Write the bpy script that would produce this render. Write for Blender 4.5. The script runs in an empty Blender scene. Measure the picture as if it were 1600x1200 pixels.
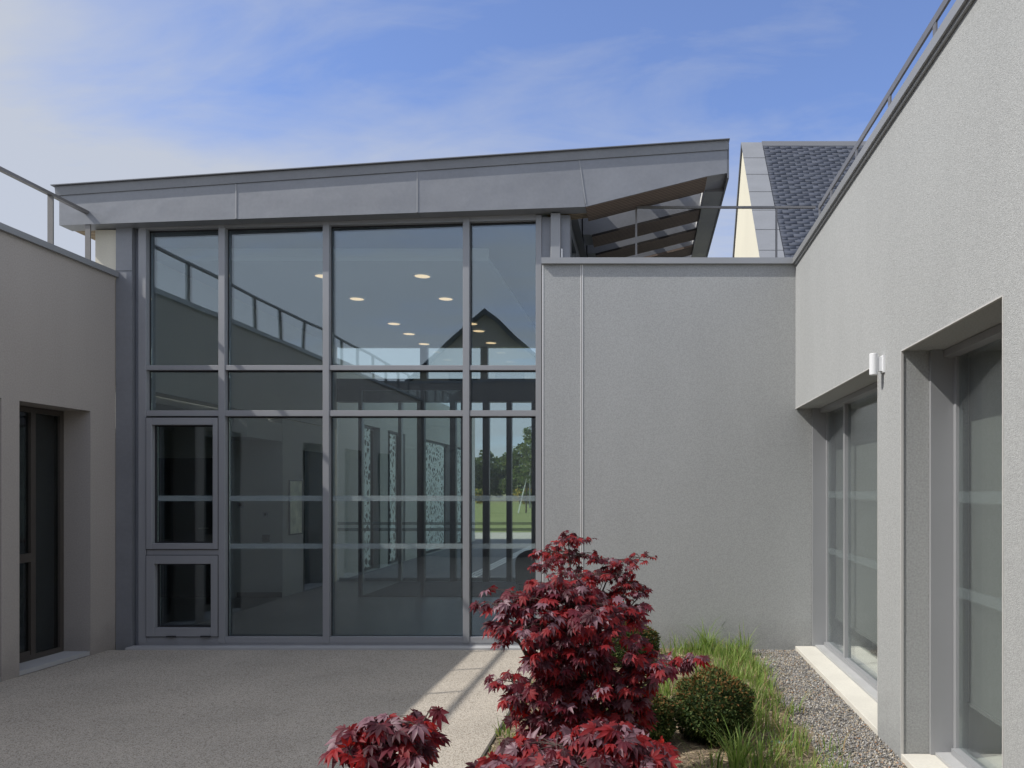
import bpy, bmesh, math, random
import numpy as np
from mathutils import Vector, Matrix
rnd = random.Random(11)
nr = np.random.RandomState(5)
S = bpy.context.scene
COL = S.collection
R = math.radians

# ------------------------------------------------------------------ camera
CH, F, PX, PY = 1.6, 1281.0, 1006.0, 768.0        # eye height, focal length and principal point in photo pixels
cam = bpy.data.cameras.new('camera')
cam.sensor_width = 36.0
cam.lens = 36.0 * F / 1600.0
cam.shift_x = -(PX - 800) / 1600.0
cam.shift_y = (PY - 600) / 1600.0
cam.clip_start = 0.05
cam.clip_end = 3000
cam_o = bpy.data.objects.new('camera', cam)
COL.objects.link(cam_o)
cam_o.location = (0, 0, CH)
cam_o.rotation_euler = (math.pi / 2, 0, 0)
S.camera = cam_o

# ------------------------------------------------------------------ light
SUN_DIR = Vector((0.95, 0.32, -1.0)).normalized()
sun = bpy.data.lights.new('sun', 'SUN')
sun.energy = 3.4
sun.angle = R(0.5)
sun.color = (1.0, 0.965, 0.91)
sun_o = bpy.data.objects.new('sun', sun)
COL.objects.link(sun_o)
sun_o.rotation_euler = SUN_DIR.to_track_quat('-Z', 'Y').to_euler()
sun_o.location = (-12, -6, 16)
world = bpy.data.worlds.new('World')
S.world = world
world.use_nodes = True
SKY_FILL = 1.15  # strength of the fill brightness added to the unseen parts of the sky
def build_world():
    n = world.node_tree.nodes; l = world.node_tree.links
    n.clear()
    out = n.new('ShaderNodeOutputWorld')
    sky = n.new('ShaderNodeTexSky')
    sky.sky_type = 'NISHITA'
    sky.sun_disc = False
    sky.sun_elevation = math.asin(-SUN_DIR.z)
    sky.sun_rotation = math.atan2(-SUN_DIR.x, -SUN_DIR.y)
    sky.ozone_density = 2.5
    sky.dust_density = 0.6
    tint = n.new('ShaderNodeMix'); tint.data_type = 'RGBA'; tint.blend_type = 'MULTIPLY'
    tint.inputs[0].default_value = 1.0
    tint.inputs[7].default_value = (0.98, 1.04, 1.34, 1)
    l.new(sky.outputs[0], tint.inputs[6])
    bg = n.new('ShaderNodeBackground'); bg.inputs[1].default_value = 0.125
    l.new(tint.outputs[2], bg.inputs[0])
    tc = n.new('ShaderNodeTexCoord')
    sep = n.new('ShaderNodeSeparateXYZ'); l.new(tc.outputs['Generated'], sep.inputs[0])
    def m(op, a, b=None, c=None, clamp=False):
        x = n.new('ShaderNodeMath'); x.operation = op; x.use_clamp = clamp
        for i, v in enumerate((a, b, c)):
            if v is None: continue
            if isinstance(v, (int, float)): x.inputs[i].default_value = v
            else: l.new(v, x.inputs[i])
        return x.outputs[0]
    z = m('MAXIMUM', sep.outputs[2], 0.0)
    den = m('ADD', z, 0.12)
    u = m('DIVIDE', sep.outputs[0], den)
    v = m('DIVIDE', sep.outputs[1], den)
    cmb = n.new('ShaderNodeCombineXYZ'); l.new(u, cmb.inputs[0]); l.new(v, cmb.inputs[1])
    mp = n.new('ShaderNodeMapping'); mp.inputs['Rotation'].default_value = (0, 0, R(28)); mp.inputs['Scale'].default_value = (0.55, 1.15, 1)
    mp.inputs['Location'].default_value = (3.1, 1.7, 0)
    l.new(cmb.outputs[0], mp.inputs[0])
    n1 = n.new('ShaderNodeTexNoise'); n1.inputs['Scale'].default_value = 1.15; n1.inputs['Detail'].default_value = 7; n1.inputs['Roughness'].default_value = 0.52; n1.inputs['Distortion'].default_value = 0.35
    l.new(mp.outputs[0], n1.inputs['Vector'])
    # cover grows towards the west (-X) and the horizon, clear patches in the east
    bias = m('MULTIPLY_ADD', sep.outputs[0], -1.0, 0.16)
    n2 = n.new('ShaderNodeTexNoise'); n2.inputs['Scale'].default_value = 3.6; n2.inputs['Detail'].default_value = 8; n2.inputs['Roughness'].default_value = 0.6; n2.inputs['Distortion'].default_value = 0.8
    l.new(mp.outputs[0], n2.inputs['Vector'])
    hor = m('POWER', m('SUBTRACT', 1.0, z), 3.0)
    hb = m('MULTIPLY', hor, 0.42)
    a = m('ADD', m('ADD', m('MULTIPLY_ADD', n1.outputs[0], 3.4, -1.85), m('MULTIPLY_ADD', n2.outputs[0], 0.9, 0.02)), m('ADD', bias, hb))
    mask = m('MULTIPLY', m('MAXIMUM', m('MINIMUM', a, 1.0), 0.07), 0.9)
    bg2 = n.new('ShaderNodeBackground'); bg2.inputs[0].default_value = (0.86, 0.91, 1.0, 1); bg2.inputs[1].default_value = 0.56
    mix = n.new('ShaderNodeMixShader')
    l.new(mask, mix.inputs[0]); l.new(bg.outputs[0], mix.inputs[1]); l.new(bg2.outputs[0], mix.inputs[2])
    # extra sky brightness added overhead, east and south, outside the view, as ambient fill
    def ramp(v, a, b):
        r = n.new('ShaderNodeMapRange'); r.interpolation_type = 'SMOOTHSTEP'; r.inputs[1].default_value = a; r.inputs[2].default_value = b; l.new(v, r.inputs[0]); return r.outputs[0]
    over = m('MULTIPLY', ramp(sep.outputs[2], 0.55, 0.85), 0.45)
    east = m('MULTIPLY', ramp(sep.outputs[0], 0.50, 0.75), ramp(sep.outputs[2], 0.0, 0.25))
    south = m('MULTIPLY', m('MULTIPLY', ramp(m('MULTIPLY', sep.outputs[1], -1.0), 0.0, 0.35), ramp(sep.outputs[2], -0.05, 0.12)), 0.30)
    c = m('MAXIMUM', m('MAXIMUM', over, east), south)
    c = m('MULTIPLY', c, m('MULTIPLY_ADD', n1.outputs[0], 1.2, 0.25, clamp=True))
    bg3 = n.new('ShaderNodeBackground'); bg3.inputs[0].default_value = (0.95, 0.98, 1.03, 1); bg3.inputs[1].default_value = SKY_FILL
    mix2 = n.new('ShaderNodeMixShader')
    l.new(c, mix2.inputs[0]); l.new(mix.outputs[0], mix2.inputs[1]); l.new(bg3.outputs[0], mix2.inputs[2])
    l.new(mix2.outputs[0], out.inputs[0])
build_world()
S.view_settings.view_transform = 'Standard'
S.view_settings.look = 'None'
S.view_settings.exposure = 0.25
S.view_settings.gamma = 1.0
S.render.engine = 'CYCLES'
S.cycles.max_bounces = 10
S.cycles.transparent_max_bounces = 24
S.cycles.transmission_bounces = 8
S.cycles.use_denoising = True

# ------------------------------------------------------------------ materials
def mat_nodes(name):
    m = bpy.data.materials.new(name); m.use_nodes = True
    nt = m.node_tree
    return m, nt.nodes, nt.links, nt.nodes['Principled BSDF']

def surf(name, col, rough=0.7, metal=0.0, var=0.0, vscale=3.0, col2=None, grain=0.0, gscale=90.0, bump=0.0, bscale=90.0, bdist=0.006, stretch=(1, 1, 1), spec=0.5, streak=0.0):
    """Principled surface with large-scale tone variation, fine grain and bump, in world space."""
    m, n, l, b = mat_nodes(name)
    b.inputs['Roughness'].default_value = rough
    b.inputs['Metallic'].default_value = metal
    b.inputs['Specular IOR Level'].default_value = spec
    b.inputs['Base Color'].default_value = (*col, 1)
    geo = n.new('ShaderNodeNewGeometry')
    mp = n.new('ShaderNodeMapping'); mp.inputs['Scale'].default_value = stretch
    l.new(geo.outputs['Position'], mp.inputs[0])
    last = None
    if var > 0 or col2:
        t = n.new('ShaderNodeTexNoise'); t.inputs['Scale'].default_value = vscale; t.inputs['Detail'].default_value = 5
        l.new(mp.outputs[0], t.inputs['Vector'])
        r = n.new('ShaderNodeMapRange'); r.inputs[1].default_value = 0.3; r.inputs[2].default_value = 0.7
        l.new(t.outputs[0], r.inputs[0])
        c2 = col2 or tuple(c * (1 - var) for c in col)
        mx = n.new('ShaderNodeMix'); mx.data_type = 'RGBA'
        mx.inputs[6].default_value = (*col, 1); mx.inputs[7].default_value = (*c2, 1)
        l.new(r.outputs[0], mx.inputs[0]); last = mx.outputs[2]
    if grain > 0:
        t = n.new('ShaderNodeTexNoise'); t.inputs['Scale'].default_value = gscale; t.inputs['Detail'].default_value = 3
        l.new(geo.outputs['Position'], t.inputs['Vector'])
        r = n.new('ShaderNodeMapRange'); r.inputs[1].default_value = 0.32; r.inputs[2].default_value = 0.68
        r.inputs[3].default_value = 1 - grain; r.inputs[4].default_value = 1 + grain
        l.new(t.outputs[0], r.inputs[0])
        mx = n.new('ShaderNodeMix'); mx.data_type = 'RGBA'; mx.blend_type = 'MULTIPLY'; mx.inputs[0].default_value = 1
        if last: l.new(last, mx.inputs[6])
        else: mx.inputs[6].default_value = (*col, 1)
        l.new(r.outputs[0], mx.inputs[7]); last = mx.outputs[2]
    if streak > 0:
        mp2 = n.new('ShaderNodeMapping'); mp2.inputs['Scale'].default_value = (3.6, 3.6, 0.5); l.new(geo.outputs['Position'], mp2.inputs[0])
        t = n.new('ShaderNodeTexNoise'); t.inputs['Scale'].default_value = 1.0; t.inputs['Detail'].default_value = 6; l.new(mp2.outputs[0], t.inputs['Vector'])
        r = n.new('ShaderNodeMapRange'); r.inputs[1].default_value = 0.42; r.inputs[2].default_value = 0.72; r.inputs[3].default_value = 1.0; r.inputs[4].default_value = 1 - streak
        l.new(t.outputs[0], r.inputs[0])
        # splash dirt along the foot of the wall, with a ragged upper edge
        sp = n.new('ShaderNodeSeparateXYZ'); l.new(geo.outputs['Position'], sp.inputs[0])
        t2 = n.new('ShaderNodeTexNoise'); t2.inputs['Scale'].default_value = 4.5; t2.inputs['Detail'].default_value = 6; l.new(geo.outputs['Position'], t2.inputs['Vector'])
        ad = n.new('ShaderNodeMath'); ad.operation = 'MULTIPLY_ADD'; ad.inputs[1].default_value = -0.5; l.new(t2.outputs[0], ad.inputs[0]); l.new(sp.outputs[2], ad.inputs[2])
        r2 = n.new('ShaderNodeMapRange'); r2.inputs[1].default_value = -0.22; r2.inputs[2].default_value = 0.08; r2.inputs[3].default_value = 0.80; r2.inputs[4].default_value = 1.0; l.new(ad.outputs[0], r2.inputs[0])
        mm = n.new('ShaderNodeMath'); mm.operation = 'MULTIPLY'; l.new(r.outputs[0], mm.inputs[0]); l.new(r2.outputs[0], mm.inputs[1])
        mx = n.new('ShaderNodeMix'); mx.data_type = 'RGBA'; mx.blend_type = 'MULTIPLY'; mx.inputs[0].default_value = 1
        l.new(last, mx.inputs[6]); l.new(mm.outputs[0], mx.inputs[7]); last = mx.outputs[2]
    if last: l.new(last, b.inputs['Base Color'])
    if bump > 0:
        t = n.new('ShaderNodeTexNoise'); t.inputs['Scale'].default_value = bscale; t.inputs['Detail'].default_value = 3
        l.new(geo.outputs['Position'], t.inputs['Vector'])
        bp = n.new('ShaderNodeBump'); bp.inputs['Strength'].default_value = bump; bp.inputs['Distance'].default_value = bdist
        l.new(t.outputs[0], bp.inputs['Height']); l.new(bp.outputs[0], b.inputs['Normal'])
    return m

M = {}
M['render_grey'] = surf('render_grey', (0.405, 0.412, 0.408), 0.9, var=0.075, vscale=0.9, grain=0.12, gscale=85, bump=0.6, bscale=165, bdist=0.0065, stretch=(1, 1, 0.5), spec=0.2, streak=0.035)
M['render_beige'] = surf('render_beige', (0.405, 0.37, 0.335), 0.9, var=0.07, vscale=0.8, grain=0.07, gscale=75, bump=0.4, bscale=95, bdist=0.005, stretch=(1, 1, 0.5), spec=0.2, streak=0.03)
M['render_cream'] = surf('render_cream', (0.68, 0.64, 0.53), 0.9, var=0.05, vscale=0.8, grain=0.04, bump=0.3, spec=0.2)
M['trim_white'] = surf('trim_white', (0.82, 0.81, 0.79), 0.5)
M['bead'] = surf('bead', (0.52, 0.51, 0.49), 0.7)
M['zinc'] = surf('zinc', (0.262, 0.27, 0.288), 0.42, metal=0.25, var=0.12, vscale=1.6, grain=0.03, gscale=30, bump=0.22, bscale=2.0, bdist=0.06, stretch=(1, 1, 2))
M['zinc_dark'] = surf('zinc_dark', (0.15, 0.155, 0.17), 0.5, metal=0.2, var=0.08, vscale=1.6)
M['coping'] = surf('coping', (0.33, 0.335, 0.34), 0.45, metal=0.3, var=0.08, vscale=1.2)
M['frame'] = surf('frame', (0.325, 0.33, 0.342), 0.45, metal=0.15, var=0.05, vscale=2)
M['frame_dark'] = surf('frame_dark', (0.045, 0.045, 0.05), 0.45)
M['frame_brown'] = surf('frame_brown', (0.065, 0.056, 0.048), 0.5)
M['gasket'] = surf('gasket', (0.02, 0.02, 0.022), 0.6)
M['rail'] = surf('rail', (0.22, 0.21, 0.20), 0.4, metal=0.5, var=0.1, vscale=8)
M['sill_white'] = surf('sill_white', (0.66, 0.63, 0.56), 0.75, var=0.10, vscale=3, grain=0.05, gscale=60)
M['blind'] = surf('blind', (0.20, 0.20, 0.19), 0.9, var=0.05, vscale=3, grain=0.06, gscale=160)
M['sill_grey'] = surf('sill_grey', (0.42, 0.42, 0.42), 0.7, var=0.1, vscale=4)
M['inner_white'] = surf('inner_white', (0.46, 0.465, 0.445), 0.85, var=0.04, vscale=1)
M['inner_ceiling'] = surf('inner_ceiling', (0.42, 0.43, 0.44), 0.9)
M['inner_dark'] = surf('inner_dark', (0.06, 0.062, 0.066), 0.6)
M['room_white'] = surf('room_white', (0.70, 0.70, 0.68), 0.85)
M['inner_floor'] = surf('inner_floor', (0.075, 0.077, 0.08), 0.35, var=0.1, vscale=2)
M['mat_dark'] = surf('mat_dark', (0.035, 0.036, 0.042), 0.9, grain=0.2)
M['black'] = surf('black', (0.008, 0.008, 0.009), 0.8, spec=0.2)
M['lamp_white'] = surf('lamp_white', (0.78, 0.79, 0.80), 0.35)
def film_mat(clear=0.64):
    m = bpy.data.materials.new('frosted_film'); m.use_nodes = True
    n = m.node_tree.nodes; l = m.node_tree.links; b = n['Principled BSDF']; o = n['Material Output']
    b.inputs['Base Color'].default_value = (0.36, 0.43, 0.44, 1); b.inputs['Roughness'].default_value = 0.7
    tr = n.new('ShaderNodeBsdfTransparent'); mx = n.new('ShaderNodeMixShader'); mx.inputs[0].default_value = clear
    l.new(b.outputs[0], mx.inputs[1]); l.new(tr.outputs[0], mx.inputs[2]); l.new(mx.outputs[0], o.inputs[0])
    return m
M['band'] = film_mat()
M['band_faint'] = film_mat(0.93)
M['slate'] = [surf('slate_a', (0.070, 0.080, 0.107), 0.75, var=0.2, vscale=9, spec=0.25), surf('slate_b', (0.075, 0.085, 0.113), 0.75, var=0.2, vscale=9, spec=0.25), surf('slate_c', (0.067, 0.076, 0.103), 0.75, var=0.2, vscale=9, spec=0.25)]
M['soil'] = surf('soil', (0.16, 0.12, 0.08), 0.95, col2=(0.27, 0.21, 0.14), vscale=14, grain=0.4, gscale=120, bump=0.9, bscale=70, bdist=0.02)
M['paving_dark'] = surf('paving_dark', (0.17, 0.17, 0.18), 0.85, var=0.15, vscale=1, grain=0.1)
M['path_pale'] = surf('path_pale', (0.50, 0.46, 0.38), 0.9, var=0.1, vscale=0.6)
M['lawn'] = surf('lawn', (0.15, 0.18, 0.045), 0.95, col2=(0.25, 0.27, 0.085), vscale=0.35, stretch=(0.4, 1.6, 1), grain=0.25, gscale=9)
M['meadow'] = surf('meadow', (0.17, 0.18, 0.07), 0.95, col2=(0.26, 0.23, 0.11), vscale=0.08, grain=0.2, gscale=2)
M['bark'] = surf('bark', (0.085, 0.055, 0.045), 0.8, var=0.3, vscale=30, bump=0.5, bscale=120)
M['pole'] = surf('pole', (0.20, 0.20, 0.20), 0.5)
M['pipe'] = surf('pipe', (0.20, 0.27, 0.25), 0.5, var=0.2, vscale=20)
M['edging'] = surf('edging', (0.10, 0.085, 0.07), 0.7, var=0.3, vscale=12)

def wood_mat(name, c1, c2, axis):
    m, n, l, b = mat_nodes(name)
    geo = n.new('ShaderNodeNewGeometry'); sep = n.new('ShaderNodeSeparateXYZ'); l.new(geo.outputs['Position'], sep.inputs[0])
    # slats: dark joint every 4.5 cm across the given axis
    w = n.new('ShaderNodeMath'); w.operation = 'MULTIPLY'; w.inputs[1].default_value = 1 / 0.045
    l.new(sep.outputs[axis], w.inputs[0])
    fr = n.new('ShaderNodeMath'); fr.operation = 'FRACT'; l.new(w.outputs[0], fr.inputs[0])
    lt = n.new('ShaderNodeMath'); lt.operation = 'LESS_THAN'; lt.inputs[1].default_value = 0.26; l.new(fr.outputs[0], lt.inputs[0])
    fl = n.new('ShaderNodeMath'); fl.operation = 'FLOOR'; l.new(w.outputs[0], fl.inputs[0])
    wn = n.new('ShaderNodeTexWhiteNoise'); wn.noise_dimensions = '1D'; l.new(fl.outputs[0], wn.inputs['W'])
    no = n.new('ShaderNodeTexNoise'); no.inputs['Scale'].default_value = 6; no.inputs['Detail'].default_value = 6
    mp = n.new('ShaderNodeMapping'); sc = [0.6, 0.6, 0.6]; sc[axis] = 9; mp.inputs['Scale'].default_value = sc
    l.new(geo.outputs['Position'], mp.inputs[0]); l.new(mp.outputs[0], no.inputs['Vector'])
    ad = n.new('ShaderNodeMath'); ad.operation = 'MULTIPLY_ADD'; ad.inputs[1].default_value = 0.5; l.new(wn.outputs[0], ad.inputs[0]); l.new(no.outputs[0], ad.inputs[2])
    sb = n.new('ShaderNodeMath'); sb.operation = 'SUBTRACT'; sb.inputs[1].default_value = 0.25; sb.use_clamp = True; l.new(ad.outputs[0], sb.inputs[0])
    mx = n.new('ShaderNodeMix'); mx.data_type = 'RGBA'; mx.inputs[6].default_value = (*c1, 1); mx.inputs[7].default_value = (*c2, 1); l.new(sb.outputs[0], mx.inputs[0])
    m2 = n.new('ShaderNodeMix'); m2.data_type = 'RGBA'; m2.inputs[7].default_value = (0.015, 0.011, 0.009, 1); l.new(mx.outputs[2], m2.inputs[6]); l.new(lt.outputs[0], m2.inputs[0])
    l.new(m2.outputs[2], b.inputs['Base Color']); b.inputs['Roughness'].default_value = 0.75
    return m
M['wood'] = wood_mat('wood_slats', (0.24, 0.175, 0.135), (0.165, 0.125, 0.098), 1)
M['wood_pale'] = wood_mat('wood_slats_pale', (0.42, 0.33, 0.22), (0.30, 0.23, 0.15), 1)

def resin_mat():
    m, n, l, b = mat_nodes('resin_gravel')
    geo = n.new('ShaderNodeNewGeometry')
    v = n.new('ShaderNodeTexVoronoi'); v.inputs['Scale'].default_value = 170
    l.new(geo.outputs['Position'], v.inputs['Vector'])
    sp = n.new('ShaderNodeSeparateColor'); l.new(v.outputs['Color'], sp.inputs[0])
    cr = n.new('ShaderNodeValToRGB'); e = cr.color_ramp.elements
    e[0].position = 0; e[0].color = (0.22, 0.18, 0.14, 1)
    e[1].position = 1; e[1].color = (0.64, 0.59, 0.51, 1)
    for p, c in ((0.12, (0.34, 0.29, 0.23, 1)), (0.3, (0.54, 0.475, 0.395, 1)), (0.75, (0.62, 0.55, 0.455, 1))):
        x = e.new(p); x.color = c
    l.new(sp.outputs[0], cr.inputs[0])
    dd = n.new('ShaderNodeMapRange'); dd.inputs[1].default_value = 0.25; dd.inputs[2].default_value = 0.75; dd.inputs[3].default_value = 1.0; dd.inputs[4].default_value = 0.65
    l.new(v.outputs['Distance'], dd.inputs[0])
    t = n.new('ShaderNodeTexNoise'); t.inputs['Scale'].default_value = 1.3; t.inputs['Detail'].default_value = 5; l.new(geo.outputs['Position'], t.inputs['Vector'])
    r = n.new('ShaderNodeMapRange'); r.inputs[1].default_value = 0.3; r.inputs[2].default_value = 0.7; r.inputs[3].default_value = 0.9; r.inputs[4].default_value = 1.06; l.new(t.outputs[0], r.inputs[0])
    mu = n.new('ShaderNodeMath'); mu.operation = 'MULTIPLY'; l.new(dd.outputs[0], mu.inputs[0]); l.new(r.outputs[0], mu.inputs[1])
    mx = n.new('ShaderNodeMix'); mx.data_type = 'RGBA'; mx.blend_type = 'MULTIPLY'; mx.inputs[0].default_value = 1
    l.new(cr.outputs[0], mx.inputs[6]); l.new(mu.outputs[0], mx.inputs[7]); l.new(mx.outputs[2], b.inputs['Base Color'])
    bp = n.new('ShaderNodeBump'); bp.inputs['Strength'].default_value = 0.5; bp.inputs['Distance'].default_value = 0.006; bp.invert = True
    l.new(v.outputs['Distance'], bp.inputs['Height']); l.new(bp.outputs[0], b.inputs['Normal'])
    b.inputs['Roughness'].default_value = 0.8
    return m
M['resin'] = resin_mat()

def gravel_base_mat():
    m, n, l, b = mat_nodes('gravel_base')
    geo = n.new('ShaderNodeNewGeometry')
    v = n.new('ShaderNodeTexVoronoi'); v.inputs['Scale'].default_value = 75; l.new(geo.outputs['Position'], v.inputs['Vector'])
    sp = n.new('ShaderNodeSeparateColor'); l.new(v.outputs['Color'], sp.inputs[0])
    cr = n.new('ShaderNodeValToRGB'); e = cr.color_ramp.elements
    e[0].color = (0.07, 0.065, 0.06, 1); e[1].color = (0.30, 0.27, 0.23, 1); l.new(sp.outputs[1], cr.inputs[0])
    l.new(cr.outputs[0], b.inputs['Base Color']); b.inputs['Roughness'].default_value = 0.85
    bp = n.new('ShaderNodeBump'); bp.inputs['Strength'].default_value = 0.8; bp.inputs['Distance'].default_value = 0.015; bp.invert = True
    l.new(v.outputs['Distance'], bp.inputs['Height']); l.new(bp.outputs[0], b.inputs['Normal'])
    return m
M['gravel_base'] = gravel_base_mat()

def glass_mat(name, tint, base, rough=0.0, coat=(0.95, 0.98, 1.0), warp=0.0):
    m = bpy.data.materials.new(name); m.use_nodes = True
    n = m.node_tree.nodes; l = m.node_tree.links; n.clear()
    o = n.new('ShaderNodeOutputMaterial'); tr = n.new('ShaderNodeBsdfTransparent'); gl = n.new('ShaderNodeBsdfGlossy'); mx = n.new('ShaderNodeMixShader')
    tr.inputs[0].default_value = (*tint, 1); gl.inputs['Roughness'].default_value = rough; gl.inputs[0].default_value = (*coat, 1)
    if warp:
        geo = n.new('ShaderNodeNewGeometry'); t = n.new('ShaderNodeTexNoise'); t.inputs['Scale'].default_value = 1.3; t.inputs['Detail'].default_value = 1; l.new(geo.outputs['Position'], t.inputs['Vector'])
        bp = n.new('ShaderNodeBump'); bp.inputs['Strength'].default_value = warp; bp.inputs['Distance'].default_value = 0.02; l.new(t.outputs[0], bp.inputs['Height']); l.new(bp.outputs[0], gl.inputs['Normal'])
    lw = n.new('ShaderNodeLayerWeight'); lw.inputs[0].default_value = 0.5
    p = n.new('ShaderNodeMath'); p.operation = 'POWER'; p.inputs[1].default_value = 5; l.new(lw.outputs['Facing'], p.inputs[0])
    ma = n.new('ShaderNodeMath'); ma.operation = 'MULTIPLY_ADD'; ma.inputs[1].default_value = 1 - base; ma.inputs[2].default_value = base; ma.use_clamp = True
    l.new(p.outputs[0], ma.inputs[0]); l.new(ma.outputs[0], mx.inputs[0]); l.new(tr.outputs[0], mx.inputs[1]); l.new(gl.outputs[0], mx.inputs[2]); l.new(mx.outputs[0], o.inputs[0])
    return m
M['glass'] = glass_mat('glass', (0.87, 0.915, 0.91), 0.14, coat=(0.82, 0.92, 1.0), warp=0.10)
M['glass_far'] = glass_mat('glass_far', (0.90, 0.94, 0.94), 0.05)
M['glass_dark'] = glass_mat('glass_dark', (0.62, 0.66, 0.66), 0.06)
M['glass_side'] = glass_mat('glass_side', (0.93, 0.96, 0.95), 0.16)

def emit_mat(name, col, st):
    m, n, l, b = mat_nodes(name)
    b.inputs['Base Color'].default_value = (*col, 1); b.inputs['Emission Color'].default_value = (*col, 1); b.inputs['Emission Strength'].default_value = st
    return m
M['downlight'] = emit_mat('downlight', (1.0, 0.70, 0.40), 1.0)

def leaf_mat(name, col, trans, tw=0.38, rough=0.55, spec=0.35):
    m = bpy.data.materials.new(name); m.use_nodes = True
    n = m.node_tree.nodes; l = m.node_tree.links; b = n['Principled BSDF']; o = n['Material Output']
    geo = n.new('ShaderNodeNewGeometry')
    t = n.new('ShaderNodeTexNoise'); t.inputs['Scale'].default_value = 25; l.new(geo.outputs['Position'], t.inputs['Vector'])
    mx = n.new('ShaderNodeMix'); mx.data_type = 'RGBA'; mx.inputs[6].default_value = (*[c * 0.7 for c in col], 1); mx.inputs[7].default_value = (*[min(1, c * 1.35) for c in col], 1)
    l.new(t.outputs[0], mx.inputs[0]); l.new(mx.outputs[2], b.inputs['Base Color'])
    b.inputs['Roughness'].default_value = rough; b.inputs['Specular IOR Level'].default_value = spec
    tr = n.new('ShaderNodeBsdfTranslucent'); tr.inputs[0].default_value = (*trans, 1)
    ms = n.new('ShaderNodeMixShader'); ms.inputs[0].default_value = tw
    l.new(b.outputs[0], ms.inputs[1]); l.new(tr.outputs[0], ms.inputs[2]); l.new(ms.outputs[0], o.inputs[0])
    return m
MAPLE = [leaf_mat('maple_burgundy', (0.055, 0.010, 0.018), (0.22, 0.006, 0.012)), leaf_mat('maple_wine', (0.125, 0.018, 0.032), (0.42, 0.015, 0.02)),
         leaf_mat('maple_red', (0.27, 0.022, 0.028), (0.75, 0.035, 0.022), 0.45), leaf_mat('maple_plum', (0.20, 0.10, 0.125), (0.26, 0.02, 0.03), 0.22, 0.5, 0.5)]
YEW = [leaf_mat('yew_dark', (0.026, 0.046, 0.014), (0.06, 0.10, 0.02), 0.2, 0.7, 0.2), leaf_mat('yew_mid', (0.070, 0.105, 0.030), (0.10, 0.15, 0.03), 0.2, 0.7, 0.2), leaf_mat('yew_olive', (0.16, 0.165, 0.055), (0.16, 0.16, 0.04), 0.2, 0.7, 0.2), leaf_mat('yew_rust', (0.19, 0.10, 0.035), (0.2, 0.12, 0.04), 0.2, 0.7, 0.2)]
GRASS = [leaf_mat('grass_green', (0.15, 0.235, 0.05), (0.30, 0.45, 0.08), 0.4), leaf_mat('grass_light', (0.27, 0.35, 0.10), (0.42, 0.54, 0.14), 0.4), leaf_mat('grass_deep', (0.065, 0.125, 0.028), (0.14, 0.26, 0.04), 0.35), leaf_mat('grass_straw', (0.34, 0.25, 0.13), (0.35, 0.25, 0.12), 0.3)]
TREE = [leaf_mat('foliage_green', (0.10, 0.145, 0.04), (0.22, 0.30, 0.07), 0.3), leaf_mat('foliage_deep', (0.06, 0.09, 0.03), (0.13, 0.18, 0.04), 0.3), leaf_mat('foliage_light', (0.17, 0.20, 0.07), (0.30, 0.34, 0.10), 0.3)]
YELLOW = [leaf_mat('blossom_yellow', (0.50, 0.36, 0.05), (0.5, 0.36, 0.05), 0.3), TREE[0]]
STONE = [surf('stone_grey', (0.27, 0.26, 0.25), 0.8), surf('stone_dark', (0.12, 0.115, 0.115), 0.8), surf('stone_buff', (0.38, 0.32, 0.24), 0.8), surf('stone_pale', (0.50, 0.47, 0.43), 0.8), surf('stone_rust', (0.32, 0.19, 0.11), 0.8)]
CHIP = [surf('straw_pale', (0.46, 0.36, 0.23), 0.9), surf('straw_tan', (0.33, 0.24, 0.14), 0.9), surf('chip_brown', (0.16, 0.11, 0.07), 0.9)]

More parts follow.
